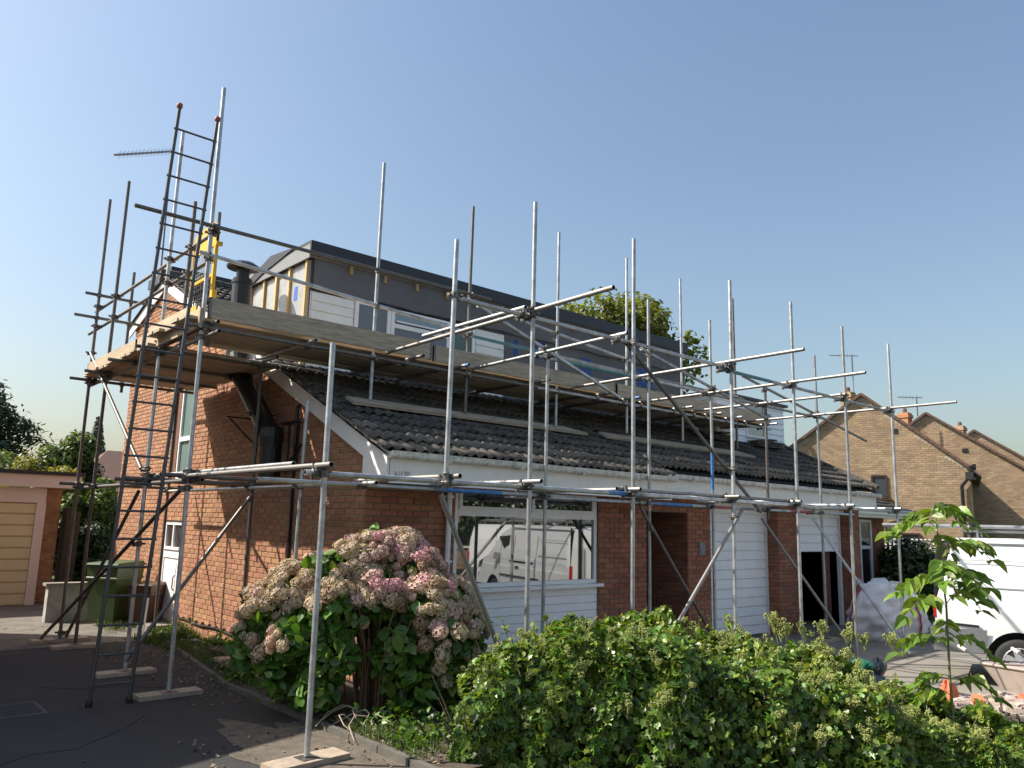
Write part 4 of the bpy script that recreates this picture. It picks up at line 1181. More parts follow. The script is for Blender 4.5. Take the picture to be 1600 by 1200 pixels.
for k in range(4):
    mb = MB().mat('fence'); mb.box(4.10 + k * .09, 4.185 + k * .09, 19.10 + .02 * (k % 2), 19.13 + .02 * (k % 2), 0, 1.98 - .02 * k); mb.build('fence_board', fen)
mb = MB().mat('fence'); mb.box(4.16, 4.26, 18.98, 19.08, 0, 2.0); mb.build('post', fen)

wallw = MB().mat('wall_grey'); wallw.box(3.35, 4.62, 15.95, 16.15, 0, .62); wallw.mat('concrete'); wallw.box(3.30, 4.67, 15.92, 16.18, .62, .67)
tag(wallw.build('low_wall', None), 'low white painted garden wall behind the green wheelie bin', 'wall')

def make_bin(name, label, mname, loc, rz, w, d, h):
    t = thing(name, label, 'wheelie bin', loc, rz)
    mb = MB().mat(mname)
    b0, b1 = .82, 1.0
    n = 0
    def ring(z, s, dy=0): return [(-w/2*s, -d/2*s+dy, z), (w/2*s, -d/2*s+dy, z), (w/2*s, d/2*s+dy, z), (-w/2*s, d/2*s+dy, z)]
    lv = [ring(.06, .80, .03), ring(.10, .84, .025), ring(h*.72, .97), ring(h*.73, 1.03), ring(h*.76, 1.03), ring(h*.77, 1.0), ring(h*.94, 1.02), ring(h*.95, 1.06), ring(h*.965, 1.06)]
    vs_ = sum(lv, [])
    fs = [(0, 3, 2, 1)]
    for i in range(len(lv) - 1):
        for k in range(4): fs.append((4*i+k, 4*i+(k+1) % 4, 4*i+4+(k+1) % 4, 4*i+4+k))
    mb.add(vs_, fs); link('body', mb.mesh('body'), t)
    mb = MB().mat(mname)
    mb.add([(-w/2*1.08, -d/2*1.12, h*.965), (w/2*1.08, -d/2*1.12, h*.965), (w/2*1.08, d/2*1.05, h*.965), (-w/2*1.08, d/2*1.05, h*.965),
            (-w/2*1.0, -d/2*1.0, h*.99), (w/2*1.0, -d/2*1.0, h*.99), (w/2*.98, d/2*.95, h*1.02), (-w/2*.98, d/2*.95, h*1.02)],
           [(0,3,2,1),(4,5,6,7),(0,1,5,4),(1,2,6,5),(2,3,7,6),(3,0,4,7)])
    link('lid', mb.mesh('lid'), t)
    mb = MB().mat(mname); mb.tube((-w/2, d/2 + .07, h*.96), (w/2, d/2 + .07, h*.96), .018, n=8); mb.bar((-w/2*.8, d/2*.95, h*.95), (-w/2*.8, d/2+.07, h*.96), .03, .05); mb.bar((w/2*.8, d/2*.95, h*.95), (w/2*.8, d/2+.07, h*.96), .03, .05)
    link('handle', mb.mesh('handle'), t)
    for sx in (-1, 1):
        mb = MB().mat('black'); mb.lathe([(.05, -.03), (.10, -.028), (.10, .028), (.05, .03)], (sx * w * .44, d * .42, .10), 14, rot=Matrix.Rotation(math.pi/2, 3, 'Y')); link('wheel', mb.mesh('wheel'), t)
    return t
gb = make_bin('wheelie_bin', 'green wheelie bin standing against the sunny gable wall', 'bin', (4.22, 15.25, .004), R(-52), .58, .70, 1.06)
mb = MB().mat('white'); mb.box(-.05, .09, -.36, -.353, .86, .92); link('label_sticker', mb.mesh('label_sticker'), gb)
make_bin('wheelie_bin', 'smaller dark brown bin between the green wheelie bin and the white side door', 'bin_brown', (4.62, 14.75, .004), R(-48), .42, .46, .72)
ki = MB().mat('upvc'); ki.bar((4.36, 13.9, 0), (4.40, 13.95, .55), .03, .012)
tag(ki.build('white_strip', None), 'thin white upright strip leaning beside the brown bin', 'strip')

# kerb along the bed, manhole cover
kb = 0
for i in range(9):
    y = 5.0 + i * .46
    mb = MB().mat('kerb'); mb.box(3.80, 3.86, y, y + .445, -.05, .055 + rng.uniform(-.01, .012))
    o = mb.build('kerb_stone', None, kind='structure')
for i in range(8):
    a = Vector((3.83, 9.14, 0)).lerp(Vector((4.36, 12.9, 0)), i / 8); b = Vector((3.83, 9.14, 0)).lerp(Vector((4.36, 12.9, 0)), (i + .96) / 8)
    mb = MB().mat('kerb'); mb.bar((a.x, a.y, .01), (b.x, b.y, .01), .06, .07); mb.build('kerb_stone', None, kind='structure')
mb = MB().mat('kerb')
for (a, b, c, d) in ((1.28, 2.0, 8.9, 8.93), (1.28, 2.0, 9.47, 9.5), (1.28, 1.31, 8.93, 9.47), (1.97, 2.0, 8.93, 9.47)): mb.box(a, b, c, d, 0, .006)
mb.mat('asphalt'); mb.box(1.31, 1.97, 8.93, 9.47, 0, .004)
tag(mb.build('manhole_cover', None), 'flat rectangular manhole cover set in the dark asphalt at far left', 'manhole cover')

# ---------------------------------------------------------------- trees and shrubs
def foliage_tree(name, label, cat, base, trunk_h, trunk_r, centres, radii, n, size, mname, tmpl=OVAL_T, group=None, shell=.5, limb=True, upw=.4):
    t = wthing(name, label, cat, base, group)
    if trunk_h > 0:
        mb = MB().mat('bark')
        b = Vector(base); top = b + Vector((0, 0, trunk_h))
        mb.tube(b, b.lerp(top, .5) + Vector((.05, .03, 0)), trunk_r, trunk_r * .75, n=9); mb.tube(b.lerp(top, .5) + Vector((.05, .03, 0)), top, trunk_r * .75, trunk_r * .5, n=9)
        if limb:
            for c in centres:
                st = b.lerp(top, rng.uniform(.55, 1)); c = Vector(c); mid = st.lerp(c, .5) + Vector((0, 0, -.1))
                mb.tube(st, mid, trunk_r * .38, trunk_r * .22, n=6); mb.tube(mid, c, trunk_r * .22, trunk_r * .06, n=6)
        mb.build('trunk', t, smooth=True)
    p, d = blob_points(n, centres, radii, shell)
    nrm = d * .7 + nr.normal(size=d.shape) * .6 + np.array([0, 0, upw])
    s = size * (.7 + .6 * nr.random(n))
    leaf_cloud(p, nrm, s, tmpl, 'crown', mname, t, kind='stuff')
    return t

def clump_list(c, rad, k, spread, seed, zs=.8):
    g = random.Random(seed); out = []; rr = []
    for i in range(k):
        a = g.uniform(0, 2*math.pi); u = g.uniform(-.9, 1); q = math.sqrt(max(0, 1-u*u*.9)) * g.uniform(.35, 1)
        out.append((c[0] + math.cos(a)*q*spread, c[1] + math.sin(a)*q*spread, c[2] + u*spread*zs)); rr.append(rad * g.uniform(.6, 1.15))
    return out, rr

# chestnut behind the roof
ce, ra = clump_list((22.4, 19.9, 7.45), 1.0, 60, 3.3, 3, .74)
foliage_tree('chestnut_tree', 'broad chestnut tree turning yellow behind the dormer roof', 'tree', (22.4, 19.9, -.1), 6.8, .32, ce, ra, 19000, .20, 'chestnut', OVAL_T, None, .35)
# shrubs behind the garage, left (camera-side distances of 20 to 26 m)
def far_pt(px, d):
    u = (px - 800) / 1232.36 * d
    return (d * .659 + u * .752, d * .752 - u * .659)
for (px, d, ztop, r, mm, lb, sd, n, sz, nm) in (
        (112, 25.0, 4.5, 1.1, 'shrub', 'tall feathery green shrub standing above the garage roof', 11, 8000, .15, 'shrub_tree'),
        (18, 25.5, 4.05, 1.2, 'shrub', 'mid green bush under the cedar at the left edge', 16, 6000, .13, 'bush'),
        (40, 23.0, 3.75, 1.0, 'shrub_yellow', 'golden sunlit bush just above the left end of the garage roof', 12, 5500, .12, 'bush'),
        (88, 22.8, 3.65, .95, 'shrub_yellow', 'yellow green bush above the right end of the garage roof', 13, 5500, .12, 'bush'),
        (140, 25.5, 3.55, .8, 'shrub_dark', 'dark bush behind the two left scaffolding posts', 15, 4500, .13, 'bush'),
        (138, 22.4, 2.75, .75, 'shrub', 'sunlit green bush between the garage and the gable wall', 14, 5500, .12, 'bush'),
        (178, 22.8, 3.0, .7, 'shrub', 'green bush touching the left edge of the gable wall', 18, 5000, .12, 'bush'),
        (122, 21.2, 1.75, .55, 'shrub', 'low green bush beside the timber fence', 17, 4500, .10, 'bush'),
        (160, 20.4, 1.75, .62, 'shrub_dark', 'dark leafy bush behind the green wheelie bin', 21, 5000, .11, 'bush')):
    x, y = far_pt(px, d)
    ce, ra = clump_list((x, y, ztop * .52), r * .5, 20, r * .8, sd, ztop * .45 / r)
    foliage_tree(nm, lb, 'bush', (x, y, 0), ztop * .5, .06, ce, ra, n, sz, mm, OVAL_T, 'bushes beyond the garage')
# cedar: flat layered boughs reaching in from the left
ced = wthing('cedar_tree', 'dark cedar tree with flat layered boughs at the far left', 'tree', (4.2, 48.5, 0))
mb = MB().mat('bark'); mb.tube((4.2, 48.5, 0), (4.3, 48.5, 5), .55, .42, n=10); mb.tube((4.3, 48.5, 5), (4.2, 48.5, 11.2), .42, .12, n=10)
P_, N_ = [], []
g = random.Random(5)
for lay in range(9):
    z = 4.1 + lay * .68
    rad = (4.9, 4.7, 5.0, 4.9, 4.5, 4.1, 3.4, 2.5, 1.4)[lay]
    for k in range(11):
        a = 2*math.pi*(k + g.random()*.7)/11
        L = rad * g.uniform(.6, 1.0)
        st = Vector((4.25, 48.5, z)); e = st + Vector((math.cos(a)*L, math.sin(a)*L, -.05*L - .25))
        mb.tube(st, e, .09, .02, n=5)
        m_ = int(330 * L / 4)
        tt = nr.random(m_) ** .6
        w = .55 * (1 - .6*tt) + .12
        off = nr.normal(size=(m_, 3)) * np.stack([w, w, .10 + .05*tt], 1)
        drop = np.stack([0*tt, 0*tt, -.55*np.maximum(0, tt-.55)], 1)
        base = np.array(st)[None] + tt[:, None]*(np.array(e) - np.array(st))[None] + off + drop
        P_.append(base); N_.append(np.array([0, 0, 1.0])[None] + nr.normal(size=(m_, 3))*.5)
mb.build('trunk', ced)
P_ = np.concatenate(P_); N_ = np.concatenate(N_)
leaf_cloud(P_, N_, .34 * (.6 + .8*nr.random(len(P_))), NEEDLE_T, 'crown', 'cedar', ced, kind='stuff')
# small conifer and far roof
con = wthing('conifer_tree', 'small pointed dark conifer beyond the far tiled roof', 'tree', (11.3, 47, 0))
mb = MB().mat('bark'); mb.tube((11.3, 47, 0), (11.3, 47, 6.5), .16, .03, n=7); mb.build('trunk', con)
hh = nr.random(3500); rad = 1.45*(1-hh)**.9 + .05; an = nr.random(3500)*2*np.pi; q = nr.random(3500)**.4
p = np.stack([11.3 + rad*q*np.cos(an), 47 + rad*q*np.sin(an), 1 + hh*6.0], 1)
leaf_cloud(p, np.stack([np.cos(an), np.sin(an), .6+0*an], 1), .28*(.6+.8*nr.random(3500)), NEEDLE_T, 'crown', 'cedar', con, kind='stuff')
fh = wthing('far_house', 'distant house with brown tiled roof glimpsed left of the gable', 'house', (11, 42, 0))
mb = MB().mat('buff'); mb.box(8.9, 16, 40, 46, 0, 2.9); mb.build('wall', fh)
mb = MB().mat('roof_red'); mb.extrude([(8.6, 39.6, 2.9), (8.6, 46.4, 2.9), (10.9, 43, 5.0)], (0.01, 0, 0)); mb.face([(8.6, 39.6, 2.9), (16.3, 39.6, 2.9), (14, 43, 5.0), (10.9, 43, 5.0)]); mb.face([(16.3, 39.6, 2.9), (16.3, 46.4, 2.9), (14, 43, 5)]); mb.face([(8.6, 46.4, 2.9), (16.3, 46.4, 2.9), (14, 43, 5), (10.9, 43, 5)])
mb.build('roof', fh)

# TV aerial on the rear roof
aer = wthing('tv_aerial', 'television aerial on a thin mast behind the top of the ladder', 'aerial', (4.95, 17, 6.2))
mb = MB().mat('lead'); mb.tube((4.95, 17, 6.2), (4.90, 17, 9.7), .02, n=6); mb.build('mast', aer)
mb = MB().mat('alu'); mb.tube((3.78, 17.0, 9.20), (4.92, 17.0, 9.68), .022, n=6); mb.build('boom', aer)
mb = MB().mat('alu')
for k in range(14):
    c = Vector((3.78, 17, 9.2)).lerp(Vector((4.92, 17, 9.68)), .1 + .065*k); mb.tube(c + Vector((-.02, -.14, .03)), c + Vector((.02, .14, -.03)), .004, n=4)
    mb.tube(c + Vector((-.03, .0, .05)), c + Vector((.03, 0, -.05)), .004, n=4)
mb.build('element', aer)

# ---------------------------------------------------------------- right side: staggered buff houses
gd_ = Vector((.327, -.945, 0)); gp_ = Vector((.945, .327, 0))
def buff_house(name, label, P, zr_, zl, zrt, wl, wr, win, idx):
    """P: ridge foot on the gable plane; wl / wr run of the left and right roof slope"""
    t = wthing(name, label, 'house', (P.x, P.y, -.1), 'staggered buff brick houses')
    L = P - gd_ * wl; Rr = P + gd_ * wr
    up_ = Vector((0, 0, 1))
    mb = MB().mat('buff_mortar')
    pl_ = [L, Rr, Rr + up_*zrt, P + up_*zr_, L + up_*zl]
    mb.face(pl_); mb.face([p_ + gp_*8 for p_ in pl_]); mb.face([L, L + gp_*8, L + gp_*8 + up_*zl, L + up_*zl]); mb.face([Rr, Rr + gp_*8, Rr + gp_*8 + up_*zrt, Rr + up_*zrt])
    w = mb.build('gable_wall', t)
    tot = wl + wr
    def topf(u):
        if u < wl: return zl + (zr_ - zl) * u / wl
        return zr_ - (zr_ - zrt) * (u - wl) / wr
    holes = [(win[0], win[1], win[2], win[3])] if win else []
    holes += [(wl + .65, wl + 1.6, .9, 2.0)] if idx == 0 else []
    rects = brick_rects(0, tot, 0, zr_, holes, topf)
    bm_ = MB().mat('buff')
    for (a, b, c, d) in rects:
        q = [L + gd_*a - gp_*.008 + up_*c, L + gd_*b - gp_*.008 + up_*c, L + gd_*b - gp_*.008 + up_*d, L + gd_*a - gp_*.008 + up_*d]
        bm_.face(q)
    bm_.build('brickwork', w, kind='stuff')
    for h in holes:
        a = L + gd_*h[0]; b = L + gd_*h[1]
        fr = MB().mat('brownframe')
        e = -gp_*.03
        fr.bar(a + up_*h[2] + e, a + up_*h[3] + e, .06, .06, gp_); fr.bar(b + up_*h[2] + e, b + up_*h[3] + e, .06, .06, gp_)
        fr.bar(a + up_*h[2] + e, b + up_*h[2] + e, .06, .06); fr.bar(a + up_*h[3] + e, b + up_*h[3] + e, .06, .06)
        fr.bar(a + up_*(h[2]-.08) - gd_*.15 - gp_*.06, b + up_*(h[2]-.08) + gd_*.15 - gp_*.06, .16, .05)
        f = fr.build('window', t)
        g_ = MB().mat('far_pane'); g_.face([a + up_*h[2] - gp_*.015, b + up_*h[2] - gp_*.015, b + up_*h[3] - gp_*.015, a + up_*h[3] - gp_*.015]); g_.build('pane', f)
    mb = MB().mat('roof_grey')
    o = -gp_*.12; th = up_*.09
    for A, B in ((L + up_*zl - gd_*.3 - up_*.3*(zr_-zl)/wl, P + up_*zr_), (P + up_*zr_, Rr + up_*zrt + gd_*.3 - up_*.3*(zr_-zrt)/wr)):
        c8 = [A + o, B + o, B + gp_*8, A + gp_*8]
        mb.add(c8 + [v + th for v in c8], [(0,3,2,1),(4,5,6,7),(0,1,5,4),(1,2,6,5),(2,3,7,6),(3,0,4,7)])
    rf = mb.build('roof', t)
    mb = MB().mat('roof_red')
    for A, B in ((L + up_*zl, P + up_*zr_), (P + up_*zr_, Rr + up_*zrt)):
        n = 16
        for k in range(n):
            a, b = A.lerp(B, k/n), A.lerp(B, (k+.94)/n)
            mb.bar(a - gp_*.13 + up_*.06, b - gp_*.13 + up_*.06, .05, .09)
    mb.build('verge_tile', rf, kind='stuff')
    return t, L, Rr
P1 = Vector((28.0, 12.8, -.1)); P2 = Vector((34.1, 12.95, -.1)); P3 = Vector((41.1, 13.5, -.1))
h1, L1, R1 = buff_house('buff_house', 'nearest buff brick gable house with small dark window and black drainpipe', P1, 6.86, 4.1, 4.16, 3.7, 3.25, (3.9, 4.36, 3.24, 3.98), 0)
h2, L2, R2 = buff_house('buff_house', 'middle buff brick gable house with chimney left of its peak', P2, 6.86, 4.1, 4.1, 3.7, 3.9, None, 1)
h3, L3, R3 = buff_house('buff_house', 'furthest buff brick gable house at the right edge of the picture', P3, 6.86, 4.1, 4.1, 3.7, 3.9, None, 2)
for hh_, pp_, (uu_, zz_) in ((h1, P1, (1.0, 5.55)), (h2, P2, (1.3, 5.35)), (h3, P3, (1.3, 5.35))):
    mb = MB().mat('dark'); c_ = pp_ + gd_*uu_ + Vector((0, 0, zz_)) - gp_*.02; mb.bar(c_ - gd_*.1, c_ + gd_*.1, .03, .16); mb.build('air_vent', hh_)
mb = MB().mat('black')
e = R1 - gp_*.12 + Vector((0, 0, 4.18)) - gd_*.02
mb.path([e + Vector((0, 0, .12)), e + Vector((0, 0, -.2)), e - gp_*.02 + Vector((0, 0, -.55)) - gd_*.28, e - gd_*.28 + Vector((0, 0, -4.5))], .06, 7)
mb.bar(e + gd_*.12 + Vector((0, 0, .1)), e + gd_*.12 + gp_*7 + Vector((0, 0, .1)), .12, .12); mb.box(e.x - .12, e.x + .12, e.y - .12, e.y + .12, e.z - .35, e.z - .1)
mb.build('drainpipe', h1)
def chimney(P, h, parent, mname='buff'):
    mb = MB().mat(mname); mb.box(P.x - .22, P.x + .22, P.y - .2, P.y + .2, P.z - 1.0, P.z + h); mb.box(P.x - .26, P.x + .26, P.y - .24, P.y + .24, P.z + h - .22, P.z + h - .08)
    c = mb.build('chimney', parent)
    mb = MB().mat('roof_red'); mb.lathe([(.10, 0), (.085, .2)], (P.x, P.y, P.z + h), 8); mb.build('chimney_pot', c)
chimney(Vector((29.5, 14.0, 6.0)), 1.2, h1); chimney(Vector((34.5, 13.95, 5.9)), 1.05, h2, 'brick'); chimney(Vector((41.4, 14.2, 6.1)), 1.0, h3)
ld_ = Vector((.752, -.659, 0))
def aerial2(P, h, hd, label, n):
    t = wthing('tv_aerial', label, 'aerial', (P.x, P.y, P.z), 'roof aerials')
    mb = MB().mat('lead'); mb.tube(P, P + Vector((0, 0, h)), .028, n=5); mb.build('mast', t)
    mb = MB().mat('alu'); top = P + Vector((0, 0, h - .08)); mb.tube(top - ld_*hd, top + ld_*.25, .022, n=5)
    for k in range(n): c = top - ld_*(hd*(.2 + .75*k/n)); mb.tube(c - Vector((0, 0, .09)), c + Vector((0, 0, .09)), .010, n=4)
    mb.build('boom', t)
aerial2(Vector((31.7, 14.8, 6.2)), 3.0, .95, 'thin tall aerial on the nearest buff house beside its chimney', 2)
aerial2(Vector((35.7, 13.9, 6.0)), 1.85, .85, 'branched aerial on the middle buff house by its chimney', 5)

# railings, hedge, bush, boundary on the right
rl = wthing('railing', 'pale upright railing fence in front of the buff houses', 'railing', (25, 11.3, -.1))
rp0, rp1 = Vector((24.6, 11.9, 0)), Vector((31.0, 9.9, 0))
for k in range(34):
    p_ = rp0.lerp(rp1, k / 33); mb = MB().mat('railing'); mb.bar(p_ + Vector((0, 0, 1.22)), p_ + Vector((0, 0, 1.74)), .07, .03); mb.build('paling', rl)
mb = MB().mat('railing'); mb.bar(rp0 + Vector((0, 0, 1.68)), rp1 + Vector((0, 0, 1.68)), .04, .06); mb.bar(rp0 + Vector((0, 0, 1.3)), rp1 + Vector((0, 0, 1.3)), .04, .06); mb.build('rail', rl)
for k in (0, .33, .66, 1):
    p_ = rp0.lerp(rp1, k); mb = MB().mat('railing'); mb.bar(p_, p_ + Vector((0, 0, 1.80)), .12, .12); mb.build('post', rl)
def hedge_box(name, label, a, b, w, h, n, size, mname, cat='hedge'):
    t = wthing(name, label, cat, (a[0], a[1], -.1))
    a_, b_ = np.array([a[0], a[1], -.1]), np.array([b[0], b[1], -.1])
    d = (b_ - a_) / np.linalg.norm(b_ - a_); s_ = np.array([d[1], -d[0], 0])
    tt = nr.random(n); side = nr.random(n)
    off = np.where(side < .35, w/2, np.where(side < .5, -w/2, (nr.random(n)-.5)*w)); z = np.where(side < .5, nr.random(n)*h, h) + nr.normal(size=n)*.05
    p_ = a_[None] + tt[:, None]*(b_-a_)[None] + (off + nr.normal(size=n)*.05)[:, None]*s_[None] + z[:, None]*np.array([0, 0, 1])[None]
    nn = np.where((side < .5)[:, None], np.sign(off)[:, None]*s_[None], np.array([0, 0, 1.])[None]) + nr.normal(size=(n, 3))*.5
    mb = MB().mat('bark')
    for k in range(12):
        q = a_ + (b_-a_)*(k+.5)/12; mb.tube(q, q + np.array([.05, .05, h*.8]), .03, .01, n=5)
    mb.build('stem', t)
    leaf_cloud(p_, nn, size*(.7+.6*nr.random(n)), OVAL_T, 'foliage', mname, t, kind='stuff')
hedge_box('clipped_hedge', 'clipped hedge with sunlit top below the pale railings', (23.6, 11.3), (31.5, 8.9), .9, 1.36, 12000, .12, 'shrub_yellow')
ce, ra = clump_list((20.6, 8.45, .72), .5, 18, .72, 31, .85)
foliage_tree('bush', 'round dark laurel bush behind the white bulk bag', 'bush', (20.6, 8.45, -.1), .7, .05, ce, ra, 7000, .12, 'shrub_dark', OVAL_T)
mb = MB().mat('brick'); mb.box(24.0, 30.0, 8.2, 8.4, -.1, .45)
tag(mb.build('low_brick_wall', None), 'low brick boundary wall seen between the bush and the van', 'wall')

# ---------------------------------------------------------------- the van
def make_van(loc, heading, label):
    """local x = forward, y = left, z = up; origin under the rear axle"""
    t = thing('van', label, 'van', loc, heading)
    Lr, Lf, W, H = -.95, 3.95, .95, 1.93
    prof = [(-.98, .48), (-.98, 1.0), (-.96, 1.55), (-.90, 1.88), (-.70, 1.96), (1.0, 1.98), (2.2, 1.93), (2.65, 1.78), (3.25, 1.22), (3.85, 1.02), (3.98, .85), (4.0, .48)]
    # body with a little tumblehome, side faces leave room for the wheel arches
    mb = MB().mat('van')
    def wid(z): return W - .02 - .16 * max(0, (z - 1.05) / .9) ** 1.6
    left = [(x, wid(z), z) for x, z in prof]; right = [(x, -wid(z), z) for x, z in prof]
    n = len(prof)
    for i in range(n - 1): mb.face([left[i], left[i+1], right[i+1], right[i]])
    arch_r = .40
    for s in (1, -1):
        xs_ = [-.98, -.7] + [-.40 + .8*k/12 for k in range(13)] + [.7, 1.2, 1.7, 2.2] + [2.55 + .8*k/12 for k in range(13)] + [3.6, 4.0]
        xs_ = sorted(set(round(x, 4) for x in xs_))
        zs_ = [.48, .62, .80, .98, 1.02, 1.12, 1.18, 1.4, 1.6, 1.8, 1.9]
        def ztop(x):
            for (x0, z0), (x1, z1) in zip(prof[1:-1], prof[2:]):
                if x0 <= x <= x1 and x1 > x0: return z0 + (z1 - z0)*(x-x0)/(x1-x0)
            return prof[-2][1]
        def zbot(x):
            b = .48
            for cx in (0, 2.95):
                if abs(x - cx) < arch_r: b = max(b, .34 + math.sqrt(arch_r**2 - (x-cx)**2))
            return b
        def crease(z): return -.018 * math.exp(-((z-1.07)/.05)**2) + .012*math.exp(-((z-.90)/.12)**2)
        for xa, xb in zip(xs_[:-1], xs_[1:]):
            za = [max(zbot(xa), min(z, ztop(xa))) for z in zs_] + [ztop(xa)]
            zb_ = [max(zbot(xb), min(z, ztop(xb))) for z in zs_] + [ztop(xb)]
            for k in range(len(za) - 1):
                if za[k+1] - za[k] < 1e-4 and zb_[k+1] - zb_[k] < 1e-4: continue
                f = lambda x, z: (x, s*(wid(z) + crease(z)), z)
                mb.face([f(xa, za[k]), f(xb, zb_[k]), f(xb, zb_[k+1]), f(xa, za[k+1])])
    link('body', mb.mesh('body', True), t)
    mb = MB().mat('bumper')
    for s in (1, -1):
        mb.add([(x, s*(W + .005 + dy), z) for (x, z, dy) in ((-1.02,.42,0),(-.40,.42,0),(-.36,.74,.015),(-1.02,.74,.015))], [(0,1,2,3)]); mb.bar((-1.0, s*(W-.02), .58), (-.42, s*(W-.02), .58), .07, .30)
        mb.bar((.42, s*(W-.03), .50), (2.52, s*(W-.03), .50), .06, .16)
    mb.box(-1.05, -.95, -.93, .93, .42, .72)
    link('bumper', mb.mesh('bumper'), t)
    mb = MB().mat('bumper'); mb.box(3.95, 4.08, -.9, .9, .38, .74); link('bumper', mb.mesh('bumper'), t)
    for cx in (0, 2.95):
        for s in (1, -1):
            mb = MB().mat('black')
            n = 14
            for k in range(n):
                a, b = math.pi*k/n, math.pi*(k+1)/n
                f = lambda an, y: (cx + arch_r*math.cos(an), y, .34 + arch_r*math.sin(an))
                mb.face([f(a, s*.93), f(b, s*.93), f(b, s*.5), f(a, s*.5)])
            mb.face([(cx + arch_r*math.cos(math.pi*k/n), s*.5, .34 + arch_r*math.sin(math.pi*k/n)) for k in range(n+1)])
            link('wheel_arch', mb.mesh('wheel_arch'), t)
            rotw = Matrix.Rotation(-s*math.pi/2, 3, 'X')
            mb = MB().mat('rubber'); mb.lathe([(.19, -.09), (.27, -.10), (.315, -.085), (.325, -.05), (.325, .05), (.315, .085), (.27, .10), (.21, .092)], (cx, s*.82, .325), 28, rot=rotw)
            wh = link('wheel', mb.mesh('wheel', True), t)
            mb = MB().mat('rim')
            mb.lathe([(.215, .05), (.215, .098), (.205, .102), (.19, .085), (.16, .075)], (cx, s*.82, .325), 28, rot=rotw)
            for k in range(7):
                a = 2*math.pi*k/7
                c_ = Vector((cx, s*.82, .325))
                i_ = c_ + rotw @ Vector((.05*math.cos(a), .05*math.sin(a), .105)); o_ = c_ + rotw @ Vector((.195*math.cos(a), .195*math.sin(a), .092))
                mb.bar(i_, o_, .085, .02, (0, 1, 0))
            mb.lathe([(.06, .09), (.06, .118), (.03, .125)], (cx, s*.82, .325), 14, rot=rotw)
            link('rim', mb.mesh('rim'), wh)
            mb = MB().mat('black'); mb.lathe([(.03, .12), (.03, .128)], (cx, s*.82, .325), 10, rot=rotw); mb.lathe([(.20, .0), (.20, .02)], (cx, s*.82, .325), 18, rot=rotw); link('hub', mb.mesh('hub'), wh)
    for s in (1, -1):
        mb = MB().mat('taillight'); mb.box(-.995, -.96, s*.91 - .03, s*.91 + .03, .86, 1.16); link('tail_light', mb.mesh('tail_light'), t)
        mb = MB().mat('black'); mb.bar((.75, s*.925, 1.12), (2.0, s*.925, 1.12), .02, .035); link('side_rail', mb.mesh('side_rail'), t)
        mb = MB().mat('black'); mb.extrude([(2.1, s*.905, 1.15), (2.75, s*.86, 1.68), (2.15, s*.84, 1.72)], (0, s*.012, 0)); link('side_window', mb.mesh('side_window'), t)
        mb = MB().mat('black'); mb.bar((1.45, s*.955, 1.0), (1.65, s*.955, 1.0), .02, .03); link('door_handle', mb.mesh('door_handle'), t)
        mb = MB().mat('bumper'); mb.bar((2.55, s*.95, 1.2), (2.6, s*1.08, 1.22), .1, .16); link('mirror', mb.mesh('mirror'), t)
    for s in (1, -1):
        mb = MB().mat('bumper')
        for xx in (.62, 1.82, 2.55): mb.bar((xx, s*.934, .52), (xx, s*.934, 1.1), .010, .012, (1, 0, 0)); mb.bar((xx, s*.934, 1.1), (xx, s*.86, 1.72), .010, .012, (1, 0, 0))
        mb.bar((-.93, s*.80, 1.885), (2.1, s*.81, 1.90), .014, .02)
        mb.bar((-.80, s*.918, 1.30), (.5, s*.918, 1.30), .008, .008); mb.bar((-.80, s*.885, 1.66), (.5, s*.885, 1.66), .008, .008)
        link('panel_gap', mb.mesh('panel_gap'), t, kind='stuff')
        mb = MB().mat('black'); mb.bar((-.97, s*.932, .80), (-.45, s*.955, .78), .012, .03); mb.bar((.42, s*.952, .78), (2.5, s*.952, .78), .012, .03); link('rubbing_strip', mb.mesh('rubbing_strip'), t, kind='stuff')
    mb = MB().mat('black'); mb.add([(2.7, .62, 1.77), (2.7, -.62, 1.77), (3.28, -.78, 1.235), (3.28, .78, 1.235)], [(0,1,2,3)]); link('windscreen', mb.mesh('windscreen'), t)
    mb = MB().mat('black'); mb.bar((-1.0, .012, .75), (-.93, .012, 1.85), .012, .02, (1, 0, 0)); mb.bar((-1.015, -.25, 1.0), (-1.005, .25, 1.0), .05, .06, (1, 0, 0)); link('rear_door_gap', mb.mesh('rear_door_gap'), t)
    mb = MB().mat('yellow'); mb.box(-1.02, -.985, -.26, .26, .82, .93); link('number_plate', mb.mesh('number_plate'), t)
    mb = MB().mat('bumper')
    for s in (1, -1): mb.bar((-.6, s*.68, 2.06), (2.1, s*.68, 2.06), .03, .03)
    for x in (-.4, .6, 1.7): mb.bar((x, -.72, 2.10), (x, .72, 2.10), .035, .035); mb.bar((x, .70, 1.94), (x, .70, 2.1), .03, .03); mb.bar((x, -.70, 1.94), (x, -.70, 2.1), .03, .03)
    link('roof_rack', mb.mesh('roof_rack'), t)
    return t
hv = Vector((.28, -.96, 0)).normalized()
van = make_van((13.21, 3.95, gz(13)), math.atan2(hv.y, hv.x), 'white panel van parked on the drive at the right edge')
def copy_tree(o, parent=None):
    c = o.copy(); col.objects.link(c)
    if parent is not None: c.parent = parent
    for chd in list(o.children): copy_tree(chd, c)
    return c
v2 = copy_tree(van); v2.location = (16.1, -1.8, -.1); v2.rotation_euler = (0, 0, math.atan2(-.35, 1.0)); v2['label'] = 'second white van out on the street, seen only as a reflection in the window'
